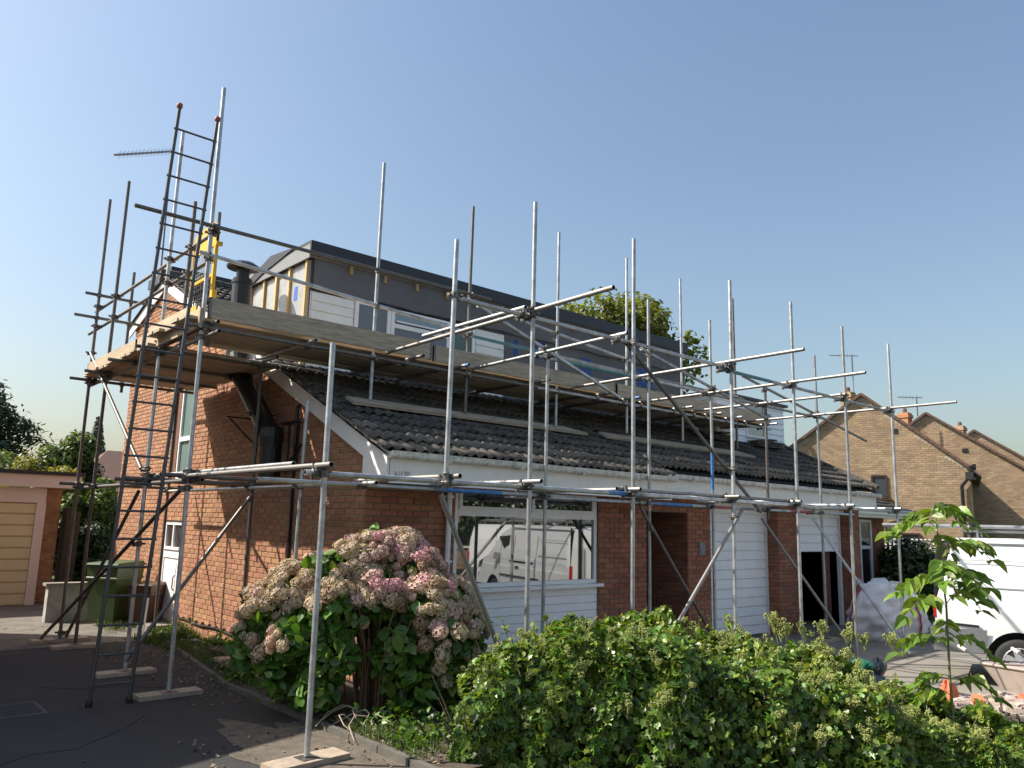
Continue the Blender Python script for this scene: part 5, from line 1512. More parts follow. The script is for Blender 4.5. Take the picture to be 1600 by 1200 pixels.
# long pipes carried on the van rack
pc = MB().mat('lead')
for dy in (0, .12): pc.tube((12.75 + dy, 5.6, 2.03), (14.6 + dy, -.6, 2.03), .028, n=8)
lmp = MB().mat('black'); lmp.lathe([(.02, -.09), (.07, -.075), (.09, 0), (.075, .06), (.02, .09)], (12.62, 4.28, 1.985), 14); lmp.tube((12.62, 4.28, 1.90), (12.66, 4.28, 1.80), .02, n=6)
tag(lmp.build('roof_lamp', None, smooth=True), 'round black lamp on the rear roof edge of the white van', 'lamp')
tag(pc.build('roof_pipes', None), 'grey pipes lying across the roof rack of the white van', 'pipes')

# ---------------------------------------------------------------- bulk bag, barrow, rubble
def bulk_bag(loc, rz):
    t = thing('bulk_bag', 'full white woven bulk bag with red seams slumped by the garage front', 'bulk bag', loc, rz)
    mb = MB().mat('bag')
    n, rows = 72, 40
    def P(i, j):
        a = 2*math.pi*i/n; v = j/(rows-1)
        sq = 1/max(abs(math.cos(a)), abs(math.sin(a)))
        sq = 1 + (sq-1)*.55
        r = (.60 + .12*math.sin(min(v*1.35, 1)*math.pi) - .34*max(0, v-.72)**1.3*3)*sq
        r *= 1 + .035*(1 - 2*abs(math.sin(2.5*a + 4*v))) + .03*(1 - 2*abs(math.sin(5*a - 7*v + 1))) + .02*math.sin(17*a + 6*v + 2) + .028*math.sin(19*v + 3*a + 2*math.sin(4*a)) + .02*math.sin(31*v - 7*a)
        z = v*1.02 + .05*math.sin(3*a+1)*v + (.07*math.sin(2*a + .5))*max(0, v-.6)
        return (r*math.cos(a) + .30*v*v*0 - .12*v, r*math.sin(a)*.95, z)
    vs_ = [P(i, j) for j in range(rows) for i in range(n)]
    fs = [(j*n+i, j*n+(i+1) % n, (j+1)*n+(i+1) % n, (j+1)*n+i) for j in range(rows-1) for i in range(n)]
    mb.add(vs_, fs)
    mb.face([P(i, rows-1) for i in range(n)])
    link('bag_body', mb.mesh('bag_body', True), t)
    for i0 in (9, 27, 45, 63):
        mb = MB().mat('redtape')
        for j in range(rows-3):
            a, b = Vector(P(i0, j)), Vector(P(i0, j+1)); o_ = Vector((a.x, a.y, 0)).normalized()*.012
            d = Vector((-o_.y, o_.x, 0)).normalized()*.022
            mb.face([a+o_-d, a+o_+d, b+o_+d, b+o_-d])
        link('strap', mb.mesh('strap'), t)
    for (a, s) in ((.3, 1), (2.0, 1), (3.6, 1), (5.1, 1)):
        mb = MB().mat('bag')
        c = Vector((.5*math.cos(a) - .1, .5*math.sin(a), .98)); d = Vector((-math.sin(a), math.cos(a), 0))
        pts_ = [c - d*.16, c - d*.12 + Vector((0, 0, .12)), c + d*.10 + Vector((.03, .02, .10)), c + d*.18]
        for p, q in zip(pts_[:-1], pts_[1:]): mb.bar(p, q, .012, .05)
        link('lifting_loop', mb.mesh('lifting_loop'), t)
    return t
bulk_bag((15.95, 7.0, gz(15)), .35)
fl = MB().mat('bag'); fl.face([(16.15, 6.35, gz(15)+.04), (16.75, 6.55, gz(15)+.03), (16.65, 6.95, gz(15)+.45), (16.3, 6.75, gz(15)+.55)])
tag(fl.build('bag_flap', None), 'loose white flap of woven sacking at the right foot of the bulk bag', 'sacking')

# wheelbarrow seen from its handle end, dusty tray tipped towards the hedge
wb = wthing('wheelbarrow', 'dusty grey wheelbarrow with pale handle grips at the right edge behind the hedge', 'wheelbarrow', (10.62, 3.2, -.05))
ex = Vector((-.765, -.646, 0)).normalized(); ey = Vector((.646, -.765, 0)); ez = Vector((0, 0, 1)); o0 = Vector((10.62, 3.2, -.05))
def WB(x, y, z): return o0 + ex*x + ey*y + ez*z
mb = MB().mat('barrow')
def loop(z, x0, x1, w): return [WB(x0, -w, z), WB(x1, -w*.9, z), WB(x1, w*.9, z), WB(x0, w, z)]
lo, hi = loop(.16, .28, .95, .24), loop(.50, -.05, 1.25, .40)
hi[1] += ez*.12; hi[2] += ez*.12
for k in range(4): mb.face([lo[k], lo[(k+1) % 4], hi[(k+1) % 4], hi[k]])
mb.face(lo)
for k in range(4): mb.tube(hi[k], hi[(k+1) % 4], .014, n=8)
mb.build('tray', wb)
mb = MB().mat('steel_dark')
for s in (-1, 1):
    mb.path([WB(-.75, s*.30, .56), WB(-.35, s*.28, .50), WB(.2, s*.22, .22), WB(1.25, s*.08, .20)], .016, 8)
    mb.path([WB(.15, s*.24, .26), WB(.10, s*.26, .0), WB(.35, s*.25, .0), WB(.5, s*.2, .22)], .014, 8)
for x in (.0, .12, .24): mb.tube(WB(-.35 + x, -.27, .49 - x*.35), WB(-.35 + x, .27, .49 - x*.35), .008, n=6)
mb.build('frame', wb)
for s in (-1, 1):
    mb = MB().mat('pinkwhite'); mb.tube(WB(-.88, s*.31, .575), WB(-.68, s*.30, .55), .021, n=10); mb.build('grip', wb)
mb = MB().mat('rubber'); mb.lathe([(.10, -.04), (.18, -.035), (.18, .035), (.10, .04)], WB(1.38, 0, .19), 18, rot=Matrix.Rotation(math.pi/2, 3, ey.cross(ez))); mb.build('wheel', wb)

# rubble heap
g = random.Random(9)
rub = MB().mat('rubble')
def stone(mb, c, r):
    vs_ = []
    for (x, y, z) in ((-1,-1,-1),(1,-1,-1),(1,1,-1),(-1,1,-1),(-1,-1,1),(1,-1,1),(1,1,1),(-1,1,1)):
        vs_.append((c[0] + x*r*g.uniform(.5, 1), c[1] + y*r*g.uniform(.5, 1), c[2] + z*r*g.uniform(.35, .8)))
    mb.add(vs_, [(0,3,2,1),(4,5,6,7),(0,1,5,4),(1,2,6,5),(2,3,7,6),(3,0,4,7)])
for k in range(900):
    a = g.uniform(0, 2*math.pi); q = math.sqrt(g.random())
    x, y = 9.0 + 1.25*q*math.cos(a), 2.7 + 1.1*q*math.sin(a)
    stone(rub, (x, y, -.06 + .40*max(0, 1 - q**1.5) + g.uniform(0, .05)), g.uniform(.02, .07))
rub.mat('soil')
for k in range(24):
    a0, a1 = 2*math.pi*k/24, 2*math.pi*(k+1)/24
    for r0, r1 in ((0, .4), (.4, .8), (.8, 1.05)):
        f = lambda r, a: (9.0 + 1.2*r*math.cos(a), 2.75 + 1.05*r*math.sin(a), -.07 + .38*max(0, 1 - r**1.5))
        rub.face([f(r0, a0), f(r1, a0), f(r1, a1), f(r0, a1)])
o = rub.build('rubble_heap', None); o['kind'] = 'stuff'
for (x, y, z, rz, lb) in ((8.55, 2.95, .36, .5, 'broken orange brick on the rubble nearest the sapling'), (8.85, 2.62, .38, 1.3, 'broken orange brick on the rubble under the barrow rim'), (9.15, 2.35, .36, 2.2, 'broken brick low on the rubble at the right edge')):
    mb = MB().mat('orange' if rz < 2 else 'brick'); mb.add([(-.1,-.05,-.033),(.09,-.05,-.033),(.07,.05,-.033),(-.1,.05,-.033),(-.1,-.05,.033),(.06,-.05,.033),(.08,.04,.033),(-.1,.05,.033)], [(0,3,2,1),(4,5,6,7),(0,1,5,4),(1,2,6,5),(2,3,7,6),(3,0,4,7)])
    o = mb.build('broken_brick'); o.location = (x, y, z); o.rotation_euler = (rng.uniform(-.5, .5), rng.uniform(-.5, .5), rz); tag(o, lb, 'brick', 'broken bricks on the rubble')

def crumple(name, label, cat, c, sx, sy, sz, mname, seed, tilt=0):
    g = random.Random(seed); mb = MB().mat(mname); n, rows = 16, 8
    ph = [g.uniform(0, 6.28) for _ in range(8)]
    vs_ = []
    for j in range(rows):
        v = j/(rows-1); b = math.pi*(v-.5)
        for i in range(n):
            a = 2*math.pi*i/n
            r = 1 + .18*math.sin(3*a+ph[0]+4*v) + .14*math.sin(5*a+ph[1]-6*v) + .10*math.sin(9*a+ph[2]+9*v)
            vs_.append((c[0] + sx*r*math.cos(b)*math.cos(a) + tilt*v, c[1] + sy*r*math.cos(b)*math.sin(a), c[2] + sz*(math.sin(b) + .15*math.sin(4*a+ph[3]))))
    mb.add(vs_, [(j*n+i, j*n+(i+1) % n, (j+1)*n+(i+1) % n, (j+1)*n+i) for j in range(rows-1) for i in range(n)])
    return tag(mb.build(name), label, cat)
crumple('orange_sack', 'crumpled orange and red plastic sack behind the sapling stem', 'sack', (9.62, 3.62, .12), .10, .09, .20, 'orange', 3)
crumple('dusty_sack', 'pale dusty sack on the ground beside the orange plastic sack', 'sack', (9.35, 3.3, .08), .32, .25, .14, 'barrow', 8)
crumple('black_sheeting', 'wide crumpled black plastic sheeting lying behind the hedge', 'sheeting', (8.25, 4.1, .36), .50, .40, .14, 'blacksheet', 5)
crumple('green_sack', 'shiny green plastic sack left of the black sheeting', 'sack', (8.0, 4.2, .54), .26, .16, .08, 'green_plastic', 11, .10)
crumple('green_sack', 'small green plastic bundle between peaks of black sheeting', 'sack', (8.5, 4.05, .52), .14, .12, .07, 'green_plastic', 12)
crumple('black_sheeting', 'upright black plastic fold beside the small green bundle', 'sheeting', (8.65, 3.98, .48), .16, .08, .10, 'blacksheet', 15, .14)
crumple('paper_scrap', 'small white paper scrap at the left end of the green sack', 'scrap', (7.72, 4.24, .52), .06, .05, .04, 'white', 17)

# ---------------------------------------------------------------- hydrangea
hy = wthing('hydrangea_bush', 'big hydrangea bush with faded pink and beige flower heads at the house corner', 'hydrangea', (4.45, 7.15, .05))
HC = np.array([4.42, 7.18])
vdir = np.array([.53, .85]); side_ = np.array([.85, -.53])
mb = MB().mat('stem')
g = random.Random(21)
for k in range(95):
    a = g.uniform(0, 2*math.pi); r0 = g.uniform(0, .32)
    b = Vector((HC[0] + r0*math.cos(a) + .05, HC[1] + r0*math.sin(a) - .1, .03))
    h = g.uniform(.7, 1.5); sp = g.uniform(.05, .55)
    mdl = b + Vector((math.cos(a)*sp*.25 + g.uniform(-.05, .05), math.sin(a)*sp*.25 + g.uniform(-.05, .05), h*.55)); e = b + Vector((math.cos(a)*sp, math.sin(a)*sp, h))
    mb.tube(b, mdl, .011, .008, n=5); mb.tube(mdl, e, .008, .004, n=5)
mb.build('stem', hy, kind='stuff')
def hyp(u, w, z): return (HC[0] + side_[0]*u + vdir[0]*w, HC[1] + side_[1]*u + vdir[1]*w, z)
hcl = []
for (u, w, z, r) in ((-.95,.0,.95,.30),(-1.05,.05,.66,.26),(-.72,-.1,1.14,.30),(-.42,-.15,1.27,.30),(-.15,-.1,1.40,.30),(.06,0,1.56,.26),(.30,.05,1.52,.27),(.47,-.05,1.34,.28),(.58,-.25,1.04,.32),(.80,-.05,1.10,.24),(.98,0,.84,.24),(1.02,.05,.55,.22),(.76,-.35,.74,.30),(.12,-.30,1.16,.26),(-.30,-.36,1.02,.30),(-.62,-.30,.80,.28),(-.80,-.15,.50,.24),(.80,-.3,.42,.26),(.48,-.42,.30,.26),(.1,.35,1.1,.42),(.55,.3,.8,.40),(-.5,.35,.85,.42),(-.42,-.46,.34,.2),(.85,-.2,.16,.22),(-.28,-.42,.62,.25),(.30,-.40,.62,.28)):
    hcl.append((*hyp(u, w, z), r))
hcl = np.array(hcl)
p, d = blob_points(7500, hcl[:, :3], hcl[:, 3], .55)
p = p[p[:, 2] > .05]; d = nr.normal(size=p.shape)*.5 + np.array([-.25, -.4, .55])
leaf_cloud(p, d, .125*(.5+.9*nr.random(len(p))), OVAL_T, 'foliage', 'hyleaf', hy, kind='stuff')
def flower_mesh(mname, seed):
    g = np.random.default_rng(seed); n = 70
    ii = np.arange(n) + .5; ph = np.arccos(1 - 1.75*ii/n); th = np.pi*(1+5**.5)*ii
    dd = np.stack([np.cos(th)*np.sin(ph), np.sin(th)*np.sin(ph), np.cos(ph)], 1)
    V, F = [], []
    for q in range(n):
        nn = dd[q] + g.normal(size=3)*.18; nn /= np.linalg.norm(nn); t = np.cross(nn, g.normal(size=3)); t /= np.linalg.norm(t); b = np.cross(nn, t)
        c = dd[q]*(.060 + .026*g.random())*np.array([1, 1, .80])
        for k in range(4):
            a = k*np.pi/2; u = np.cos(a)*t + np.sin(a)*b; w = -np.sin(a)*t + np.cos(a)*b
            i = len(V); s = .0160*(.7+.6*g.random())
            V += [tuple(c), tuple(c + u*s*.75 + w*s*.6 + nn*.004), tuple(c + u*s*1.35 + nn*(.002 - .006*g.random())), tuple(c + u*s*.75 - w*s*.6 + nn*.004)]; F.append((i, i+1, i+2, i+3))
    me = bpy.data.meshes.new('flower_head'); me.from_pydata(V, [], F); me.materials.append(M[mname]); me.update(); return me
fm = [flower_mesh(x, i) for i, x in enumerate(('flower_a', 'flower_b', 'flower_b', 'flower_a', 'flower_c', 'flower_b', 'flower_d'))]
heads = []
g = random.Random(4)
tries = 0
while len(heads) < 250 and tries < 16000:
    tries += 1
    c = hcl[g.randrange(18)]
    a, u = g.uniform(0, 2*math.pi), g.uniform(-.35, 1)
    q = math.sqrt(1-u*u); dv = Vector((q*math.cos(a), q*math.sin(a), u))
    pt = Vector(c[:3]) + dv*(c[3]*1.02)
    if (pt - Vector((0, 0, 1.9))).normalized().dot(dv) > .35: continue
    if pt.z < 1.0 and g.random() < (.93 if pt.z < .6 else .72): continue
    if pt.x > 4.86 and pt.y > 8.05: continue
    uu = (pt.x-HC[0])*side_[0] + (pt.y-HC[1])*side_[1]
    if pt.z < 1.12 and -.75 < uu < .45 and g.random() < .92: continue
    if min(((Vector(c2[:3]) - pt).length - c2[3]*.82) for c2 in hcl) < 0: continue
    if math.sin(6.3*pt.x + 2.1)*math.sin(7.1*pt.z + .6)*math.sin(5.9*pt.y) > .30: continue
    if any((pt - h).length < .078 for h in heads): continue
    heads.append(pt)
    tone = g.random()
    mi = (g.choice((0, 3, 4, 0)) if (uu > .0 and pt.z > 1.22 and tone < .7) else g.choice((1, 2, 5, 1, 2, 0)))
    if tone > .975: mi = 4
    if tone < .13: mi = 6
    o = link('flower_head', fm[mi], hy); o.location = pt
    o.rotation_euler = (dv.cross(Vector((0, 0, 1))).length and Vector((dv.x, dv.y, dv.z + .5)).to_track_quat('Z', 'Y').to_euler())
    s = g.choice((.55, .7, .85, .95, 1.0, 1.1, 1.2)); o.scale = (s*g.uniform(.8, 1.2), s*g.uniform(.8, 1.2), s*g.uniform(.7, 1.1))

# ---------------------------------------------------------------- ivy hedge in the foreground
iv = wthing('ivy_hedge', 'sprawling ivy covered hedge with pale flower clusters filling the lower right foreground', 'hedge', (6.3, 4.2, 0))
SP = [(4.45, 5.60, .52, .40), (4.78, 5.36, .84, .70), (5.15, 5.12, 1.0, .80), (5.7, 4.72, 1.02, .85), (6.25, 4.28, .94, .90), (6.8, 3.80, .78, .95), (7.25, 3.2, .52, .85), (7.65, 2.45, .28, .58), (8.1, 1.72, .16, .52), (8.8, 1.0, .14, .5)]
SP = np.array(SP)
def spine(t):
    t = np.clip(t, 0, len(SP)-1.001); i = t.astype(int); f = (t-i)[:, None]
    return SP[i]*(1-f) + SP[i+1]*f
def hedge_noise(x, y, z):
    return .10*np.sin(3.1*x+1.2)*np.sin(2.7*y+.4) + .08*np.sin(6.3*x+2*z)*np.sin(5.1*y+3*z) + .07*np.sin(11*x+1)*np.sin(9*y+7*z) + .05*np.sin(17*x+5*z)*np.sin(15*y-13*z)
def ivy_pts(n, shell):
    t = nr.random(n)*(len(SP)-1); s = spine(t); a = nr.random(n)*np.pi*1.06 - .1
    rr = shell + (1-shell)*nr.random(n)**.6
    # cross-section: a fat half ellipse across the spine
    sp2 = spine(t+.02); d = sp2[:, :2]-s[:, :2]; d /= np.maximum(np.linalg.norm(d, axis=1, keepdims=True), 1e-6)
    nx_, ny_ = d[:, 1], -d[:, 0]
    ca, sa = np.cos(a), np.sin(a)
    ca = np.sign(ca)*np.abs(ca)**.75; sa = np.sign(sa)*np.abs(sa)**.6
    x = s[:, 0] - nx_*ca*s[:, 3]*rr; y = s[:, 1] - ny_*ca*s[:, 3]*rr; z = s[:, 2]*sa*rr
    nrm = np.stack([-nx_*np.cos(a)*.9, -ny_*np.cos(a)*.9, np.sin(a)+.25], 1)
    endcap = np.clip(1-t/.5, 0, 1)[:, None]; nrm = nrm + endcap*np.array([-.8, .5, 0])
    dsp = hedge_noise(x, y, z)[:, None]
    pts_ = np.stack([x, y, z], 1) + nrm/np.linalg.norm(nrm, axis=1, keepdims=True)*dsp
    return pts_, nrm
p, n_ = ivy_pts(120000, .78)
p[:, 2] = np.maximum(p[:, 2], .0)
lightish = nr.random(len(p)) < (.035 + .42*np.clip((n_[:, 2]-.35)/.9, 0, 1))  # paler leaves mostly on upward faces: sunlight on the top painted as leaf colour
cl = np.sin(9.5*p[:, 0]+3*p[:, 2])*np.sin(8.7*p[:, 1]-5*p[:, 2]+1)*np.sin(10.3*p[:, 2]+2)
keep = nr.random(len(p)) < np.clip(.72 + 1.1*cl, .25, 1)
p, n_, lightish = p[keep], n_[keep], lightish[keep]
n2 = n_*.7 + nr.normal(size=n_.shape)*.62
tip = np.tile(np.array([0, 0, -1.]), (len(p), 1)) + nr.normal(size=p.shape)*.6
sz = .058*(.5 + .95*nr.random(len(p)))
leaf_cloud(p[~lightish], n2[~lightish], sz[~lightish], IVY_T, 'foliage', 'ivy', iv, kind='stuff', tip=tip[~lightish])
leaf_cloud(p[lightish], n2[lightish], sz[lightish]*.85, OVAL_T, 'sunlit_foliage', 'ivy_young_sunlit', iv, kind='stuff', tip=tip[lightish])
# woody core and trailing shoots
mb = MB().mat('bark'); g = random.Random(3)
for k in range(260):
    t = np.array([g.uniform(.1, len(SP)-1.1)]); s = spine(t)[0]
    b = Vector((s[0] + g.uniform(-.35, .35), s[1] + g.uniform(-.35, .35), 0)); e = b + Vector((g.uniform(-.4, .4), g.uniform(-.4, .4), s[2]*g.uniform(.5, .95)))
    mb.tube(b, b.lerp(e, .5) + Vector((g.uniform(-.08, .08), g.uniform(-.08, .08), 0)), .012, .009, n=4); mb.tube(b.lerp(e, .5), e, .008, .004, n=4)
mb.build('branch', iv, kind='stuff')
mb = MB().mat('greenstem'); shoot_pts = []
for k in range(46):
    t = np.array([g.uniform(.3, len(SP)-2)]); s = spine(t)[0]; off = g.uniform(-.7, .7)
    b = Vector((s[0] + off*.75, s[1] + off*.65, s[2]*(.96 - .25*abs(off)))); e = b + Vector((g.uniform(-.18, .25), g.uniform(-.2, .15), g.uniform(.10, .32)))
    mb.tube(b, e, .005, .003, n=4)
    for q in range(7): shoot_pts.append(tuple(b.lerp(e, .3 + .1*q)))
b0 = Vector((8.0, 3.9, .72)); 
for k in range(8): mb.tube(b0 + Vector((k*.07, .03*k, .028*k)), b0 + Vector((k*.07+.07, .03*k+.03, .028*k+.028 + .01*math.sin(k))), .009, .008, n=5)
mb.build('shoot', iv, kind='stuff')
sp_ = np.array(shoot_pts); leaf_cloud(sp_ + nr.normal(size=sp_.shape)*.02, nr.normal(size=sp_.shape) + np.array([0, 0, .5]), .06*(.6+.6*nr.random(len(sp_))), OVAL_T, 'shoot_leaves', 'ivy_young_sunlit', iv, kind='stuff')
# flower clusters: small balls of pale florets
def umbel_mesh(seed):
    g = random.Random(seed); mb = MB().mat('umbel')
    for k in range(7):
        c = Vector((g.uniform(-.05, .05), g.uniform(-.05, .05), g.uniform(-.02, .07)))
        for q in range(26):
            dv = Vector((g.gauss(0, 1), g.gauss(0, 1), g.gauss(0, 1))).normalized()
            pt = c + dv*.023; r = .0072
            a = dv.orthogonal().normalized(); b = dv.cross(a)
            mb.add([pt + dv*r, pt + a*r, pt + b*r, pt - a*r, pt - b*r], [(0,1,2),(0,2,3),(0,3,4),(0,4,1)])
        mb.tube(c, (0, 0, -.09), .002, n=3, caps=False)
    return mb.mesh('flower_cluster')
um = [umbel_mesh(k) for k in range(4)]
p, n_ = ivy_pts(2600, 1.0)
k = 0; placed = []
for q in range(len(p)):
    if k >= 130: break
    x, y, z = p[q]
    if n_[q, 2] < .2 or x > 7.45: continue
    if (x < 6.3 and rng.random() < .82): continue
    v = Vector((x, y, z + .035))
    if z < .30 or any((v - w).length < .09 for w in placed): continue
    placed.append(v); o = link('flower_cluster', um[k % 4], iv); o.location = v; o.rotation_euler = (rng.uniform(-.5, .5), rng.uniform(-.5, .5), rng.uniform(0, 6)); s = rng.uniform(.65, 1.15); o.scale = (s, s, s); k += 1
for (x, y, z) in ((7.18, 4.25, 1.02), (7.25, 4.22, .94), (7.35, 4.22, .92), (7.6, 4.15, .92), (7.75, 4.05, .93), (8.15, 4.0, .87), (8.3, 3.9, .80), (6.75, 4.42, 1.0), (8.5, 3.7, .80)):
    o = link('flower_cluster', um[k % 4], iv); o.location = (x, y, z); o.scale = (1.25, 1.25, 1.25); k += 1
mb = MB().mat('greenstem')
for (x, y, z) in ((7.18, 4.25, 1.0), (7.35, 4.22, .9), (7.6, 4.15, .9), (7.75, 4.05, .9), (8.15, 4.0, .85), (6.75, 4.42, .97)): mb.tube((x + .03, y - .1, .4), (x, y, z), .008, .004, n=5)
mb.build('stem', iv)

# sapling rising out of the hedge
sap = wthing('sapling', 'slender young tree with tiers of long leaves in front of the van', 'sapling', (7.55, 2.78, 0))
sx_, sy_ = 7.55, 2.80
mb = MB().mat('greenstem')
trunk = [Vector((sx_, sy_, 0)), Vector((sx_ - .015, sy_ + .01, .7)), Vector((sx_ - .01, sy_, 1.3)), Vector((sx_ - .045, sy_ + .02, 1.75)), Vector((sx_ - .05, sy_ + .02, 2.12))]
for i, (a, b) in enumerate(zip(trunk[:-1], trunk[1:])): mb.tube(a, b, .013 - .0022*i, .011 - .0022*i, n=7)
mb.build('stem', sap, smooth=True)
right_ = Vector((.752, -.659, 0)); back_ = Vector((.659, .752, 0))
fr = [(.55, -1, .10, .36, .05), (.62, 1, -.2, .40, .10), (.70, -.6, .5, .34, .0), (.95, -1, .1, .46, .10), (1.0, .9, -.3, .36, .05), (1.05, .4, .8, .34, .1), (1.28, 1, .1, .40, .16), (1.30, -.9, -.3, .50, .06), (1.47, 1, -.2, .36, .02), (1.52, -1, .2, .42, .0), (1.56, .85, .2, .55, .03), (1.6, -.4, -.8, .38, .08), (1.58, .3, -.9, .36, .05),
      (1.76, 1, .0, .52, .10), (1.80, .6, .6, .32, .1), (2.08, -1, .2, .46, -.06), (2.10, 1, .1, .40, .02), (2.11, .1, -1, .30, .05), (2.10, -.6, -.7, .36, .0), (1.9, -.9, .3, .36, .2)]
for (z, r_, b_, L, dz) in fr:
    L *= .84
    base = Vector((sx_ - .02 - .03*max(0, (z-1.3)), sy_ + .01, z)); d = (right_*r_ + back_*b_).normalized()
    pts_ = [base + d*(L*k/8) + ez*((dz + .05)*math.sin(k/8*2.4) - .17*(k/8)**2) for k in range(9)]
    mb = MB().mat('greenstem')
    for a, b in zip(pts_[:-1], pts_[1:]): mb.tube(a, b, .0035, .003, n=5)
    mb.mat('saplingleaf')
    sd_ = d.cross(ez).normalized()
    def leaflet(c, dirv, s):
        dirv = dirv.normalized(); nn = (ez*.8 + Vector((rng.uniform(-.75, .25), rng.uniform(-.8, .3), 0))).normalized()
        t = dirv; b = t.cross(nn).normalized(); nn = b.cross(t)
        cu = rng.uniform(.15, .6); ro = rng.uniform(1.0, 3.2)
        mb.add([c + s*(b*v[0]*.95 + t*(v[1] + .5)*(1 - .12*cu) + nn*(v[2]*ro) - ez*cu*(v[1] + .5)**2*.6) for v in OVAL_T[0]], OVAL_T[1])
    for k in range(2, 9):
        s = .145*(.75 + .4*math.sin(k/8*math.pi)) * (L/.45)**.5
        for sgn in (-1, 1): leaflet(pts_[k], sd_*sgn + d*rng.uniform(.3, .8) - ez*rng.uniform(0, .6), s*rng.uniform(.75, 1.15))
    leaflet(pts_[8], d - ez*.3, .15)
    mb.build('leaf', sap)

# ---------------------------------------------------------------- weeds, grass, litter
def tufts(name, label, n, area, hgt, mname, seed):
    g = np.random.default_rng(seed); pts_, sz_ = [], []
    for (x0, x1, y0, y1, w) in area:
        m_ = int(n*w); c = np.stack([x0 + (x1-x0)*g.random(m_//9+1), y0 + (y1-y0)*g.random(m_//9+1)], 1)
        idx = g.integers(0, len(c), m_); q = c[idx] + g.normal(size=(m_, 2))*.035
        pts_.append(np.concatenate([q, np.full((m_, 1), .02)], 1)); sz_.append(hgt*(.4+.9*g.random(m_)))
    p = np.concatenate(pts_); s = np.concatenate(sz_)
    tip = np.array([0, 0, 1.])[None] + g.normal(size=p.shape)*np.array([.38, .38, .05])
    o = leaf_cloud(p, g.normal(size=p.shape)*np.array([1, 1, .1]), s, BLADE_T, name, mname, None, kind='stuff', tip=tip)
    o['label'] = label
    return o
tufts('grass', 'grass and weeds along the foot of the gable and the flower bed', 6000, ((4.05, 4.85, 9.2, 12.9, .34), (3.9, 4.8, 8.2, 9.4, .12), (4.4, 4.85, 12.7, 13.9, .10), (3.9, 4.5, 14.2, 15.2, .06), (3.88, 4.6, 5.4, 6.6, .24), (4.0, 4.4, 12.6, 13.2, .08)), .11, 'grass', 2)
p = []
for (x0, x1, y0, y1, m_) in ((3.9, 4.8, 5.2, 8.4, 900), (3.2, 4.85, 8.3, 12.6, 700), (2.6, 3.9, 5.2, 7.2, 160), (2.0, 4.4, 13.0, 15.5, 130)):
    p.append(np.stack([x0 + (x1-x0)*nr.random(m_), y0 + (y1-y0)*nr.random(m_), np.full(m_, .012) + (.05 if x0 > 3.5 else 0)], 1))
p = np.concatenate(p)
o = leaf_cloud(p, nr.normal(size=p.shape)*.35 + np.array([0, 0, 1.]), .035*(.4+.9*nr.random(len(p))), OVAL_T, 'leaf_litter', 'drygrass', None, kind='stuff'); o['label'] = 'dead leaves and petals scattered on the bed and drive'
p = []
for (cx, cy, r, h, m_) in ((4.25, 8.6, .30, .22, 260), (4.05, 8.0, .25, .28, 260), (4.2, 9.3, .35, .15, 240), (4.5, 9.9, .3, .14, 200), (4.0, 7.4, .2, .2, 200), (4.55, 12.7, .2, .22, 170), (4.7, 11.6, .25, .15, 160), (4.3, 6.35, .35, .18, 300), (4.15, 5.85, .25, .12, 200), (4.6, 5.9, .3, .16, 220), (4.65, 13.35, .2, .16, 120)):
    q = nr.normal(size=(m_, 3))*np.array([r*.5, r*.5, h*.4]); q[:, 2] = np.abs(q[:, 2])*1.2 + .05; p.append(q + np.array([cx, cy, 0]))
p = np.concatenate(p)
o = leaf_cloud(p, nr.normal(size=p.shape)*.5 + np.array([0, 0, .8]), .065*(.5+.8*nr.random(len(p))), OVAL_T, 'weeds', 'hyleaf', None, kind='stuff'); o['label'] = 'low leafy weeds growing in the bed by the gable wall'
# pale dead twigs at the foot of the hydrangea
mb = MB().mat('sole'); g = random.Random(8)
for k in range(9):
    c = Vector((4.15 + g.uniform(-.2, .35), 6.55 + g.uniform(-.15, .2), .08)); a = g.uniform(0, 6.28)
    pts_ = [c + Vector((math.cos(a + .5*q)*.09*q, math.sin(a + .5*q)*.09*q, .10*math.sin(q*.9))) for q in range(5)]
    for u_, v_ in zip(pts_[:-1], pts_[1:]): mb.tube(u_, v_, .006, .005, n=5)
tag(mb.build('dead_twigs', None, kind='stuff'), 'pale bent dead twigs on the ground at the foot of the hydrangea', 'twigs')

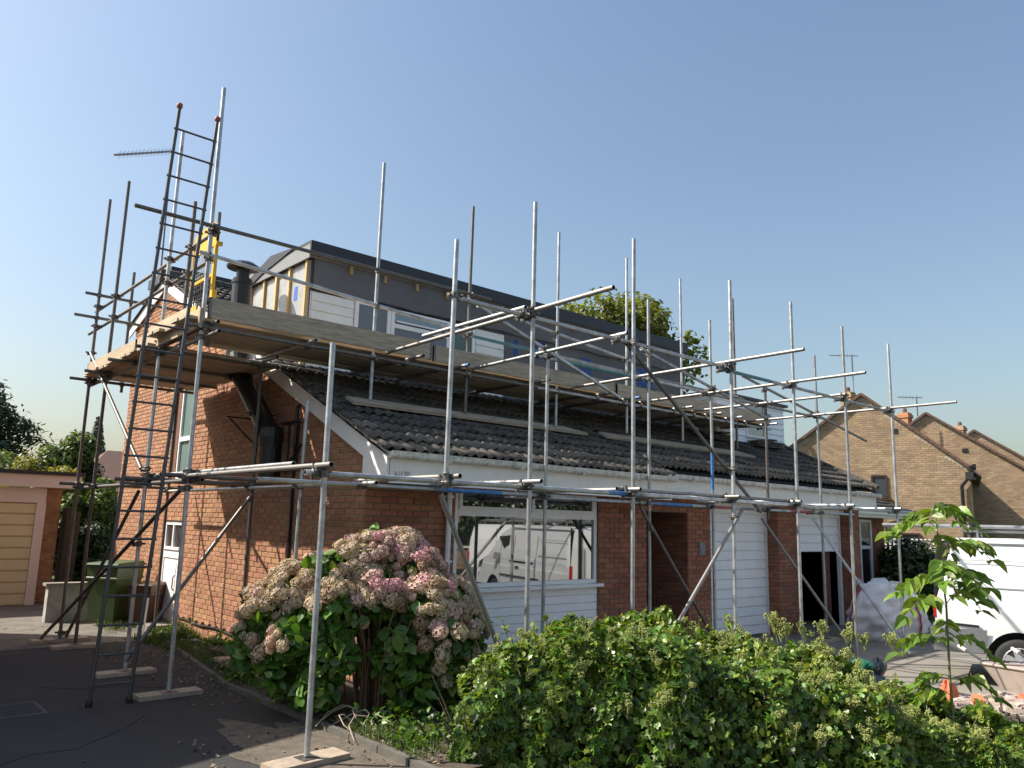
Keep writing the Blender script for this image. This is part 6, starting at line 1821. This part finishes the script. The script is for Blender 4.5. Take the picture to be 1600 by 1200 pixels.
# ---------------------------------------------------------------- neighbours beyond the frame (they shade the drive and show in the window)
nb = wthing('neighbour_house', 'neighbouring brick house left of the drive, out of the picture', 'house', (-4, 12, 0))
poly = [(-9.5, 7.75), (1.0, 10.65), (1.0, 16.35), (-9.5, 20.3)]
mb = MB().mat('brick'); mb.extrude([(x, y, 0) for x, y in poly], (0, 0, 5.0)); mb.build('wall', nb)
mb = MB().mat('roof_red'); c = (-5.5, 13.6, 6.4); c2 = (-4.0, 13.5, 6.4)
e = [(x, y, 5.003) for x, y in poly]
mb.face([e[0], e[1], c2, c]); mb.face([e[1], e[2], c2]); mb.face([e[2], e[3], c, c2]); mb.face([e[3], e[0], c]); mb.build('roof', nb)
def street_house(x, y, rz, label):
    t = thing('street_house', label, 'house', (x, y, -.1), rz, 'houses across the street')
    mb = MB().mat('buff'); mb.box(-4, 4, -7, 0, 0, 2.6); link('wall', mb.mesh('wall'), t)
    mb = MB().mat('white'); mb.box(-4.01, 4.01, -.01, .06, 2.6, 3.0); mb.box(-4, 4, -7, -.02, 2.6, 4.8); link('upper_boarding', mb.mesh('upper_boarding'), t)
    mb = MB().mat('roof_grey'); mb.extrude([(-4.3, .4, 4.8), (-4.3, -7.4, 4.8), (-4.3, -3.5, 7.2)], (8.6, 0, 0)); link('roof', mb.mesh('roof'), t)
    for (x0, x1, z0, z1) in ((-3.2, -.9, .9, 2.1), (1.0, 3.2, .9, 2.1), (-3.0, -1.2, 3.1, 4.3), (1.2, 3.0, 3.1, 4.3)):
        mb = MB().mat('upvc'); frame_rects(mb, x0, x1, z0, z1, .0, .09, .08); mb.box((x0+x1)/2-.04, (x0+x1)/2+.04, .0, .09, z0, z1); w = link('window', mb.mesh('window'), t)
        mb = MB().mat('black'); mb.box(x0+.05, x1-.05, .0, .03, z0+.05, z1-.05); link('pane', mb.mesh('pane'), w)
    return t
street_house(13.5, -9.5, R(-8), 'house with white upper boarding across the street, seen only in the window reflection')
street_house(24.5, -11.0, R(10), 'second house across the street, seen only in the window reflection')
for (x, y, h, r, sd, lb) in ((19.0, -6.5, 3.2, 1.9, 41, 'dark green street tree reflected above the van in the window'), (23.5, -6.0, 3.6, 2.2, 42, 'large dark street tree reflected at the right of the window'), (15.2, -7.0, 1.4, 1.0, 43, 'low dark street shrub reflected at the left of the window')):
    ce, ra = clump_list((x, y, h), r * .55, 22, r, sd, .9)
    foliage_tree('street_tree', lb, 'tree', (x, y, -.1), h, .16, ce, ra, 5000, .2, 'shrub_dark', OVAL_T, 'street trees seen in the window')

# grit and small stones on the drive
g = random.Random(31); mb = MB().mat('kerb')
for k in range(150):
    x, y = 3.85 - 3.0*g.random()**1.8, g.uniform(4.8, 12.9)
    stone(mb, (x, y, .004), g.choice((.004, .005, .006, .008, .012)))
o = mb.build('grit', None, kind='stuff'); o['label'] = 'loose grit and small stones on the asphalt drive'
mb = MB().mat('dark')
for pts_ in ([(1.2, 7.2), (1.6, 7.5), (1.9, 7.45), (2.4, 7.9), (2.7, 8.3)], [(2.2, 10.2), (2.5, 9.9), (2.9, 9.8), (3.4, 9.3)]):
    for a, b in zip(pts_[:-1], pts_[1:]): mb.bar((a[0], a[1], .001), (b[0], b[1], .001), .008, .004)
mb.build('asphalt_crack', None, kind='structure')
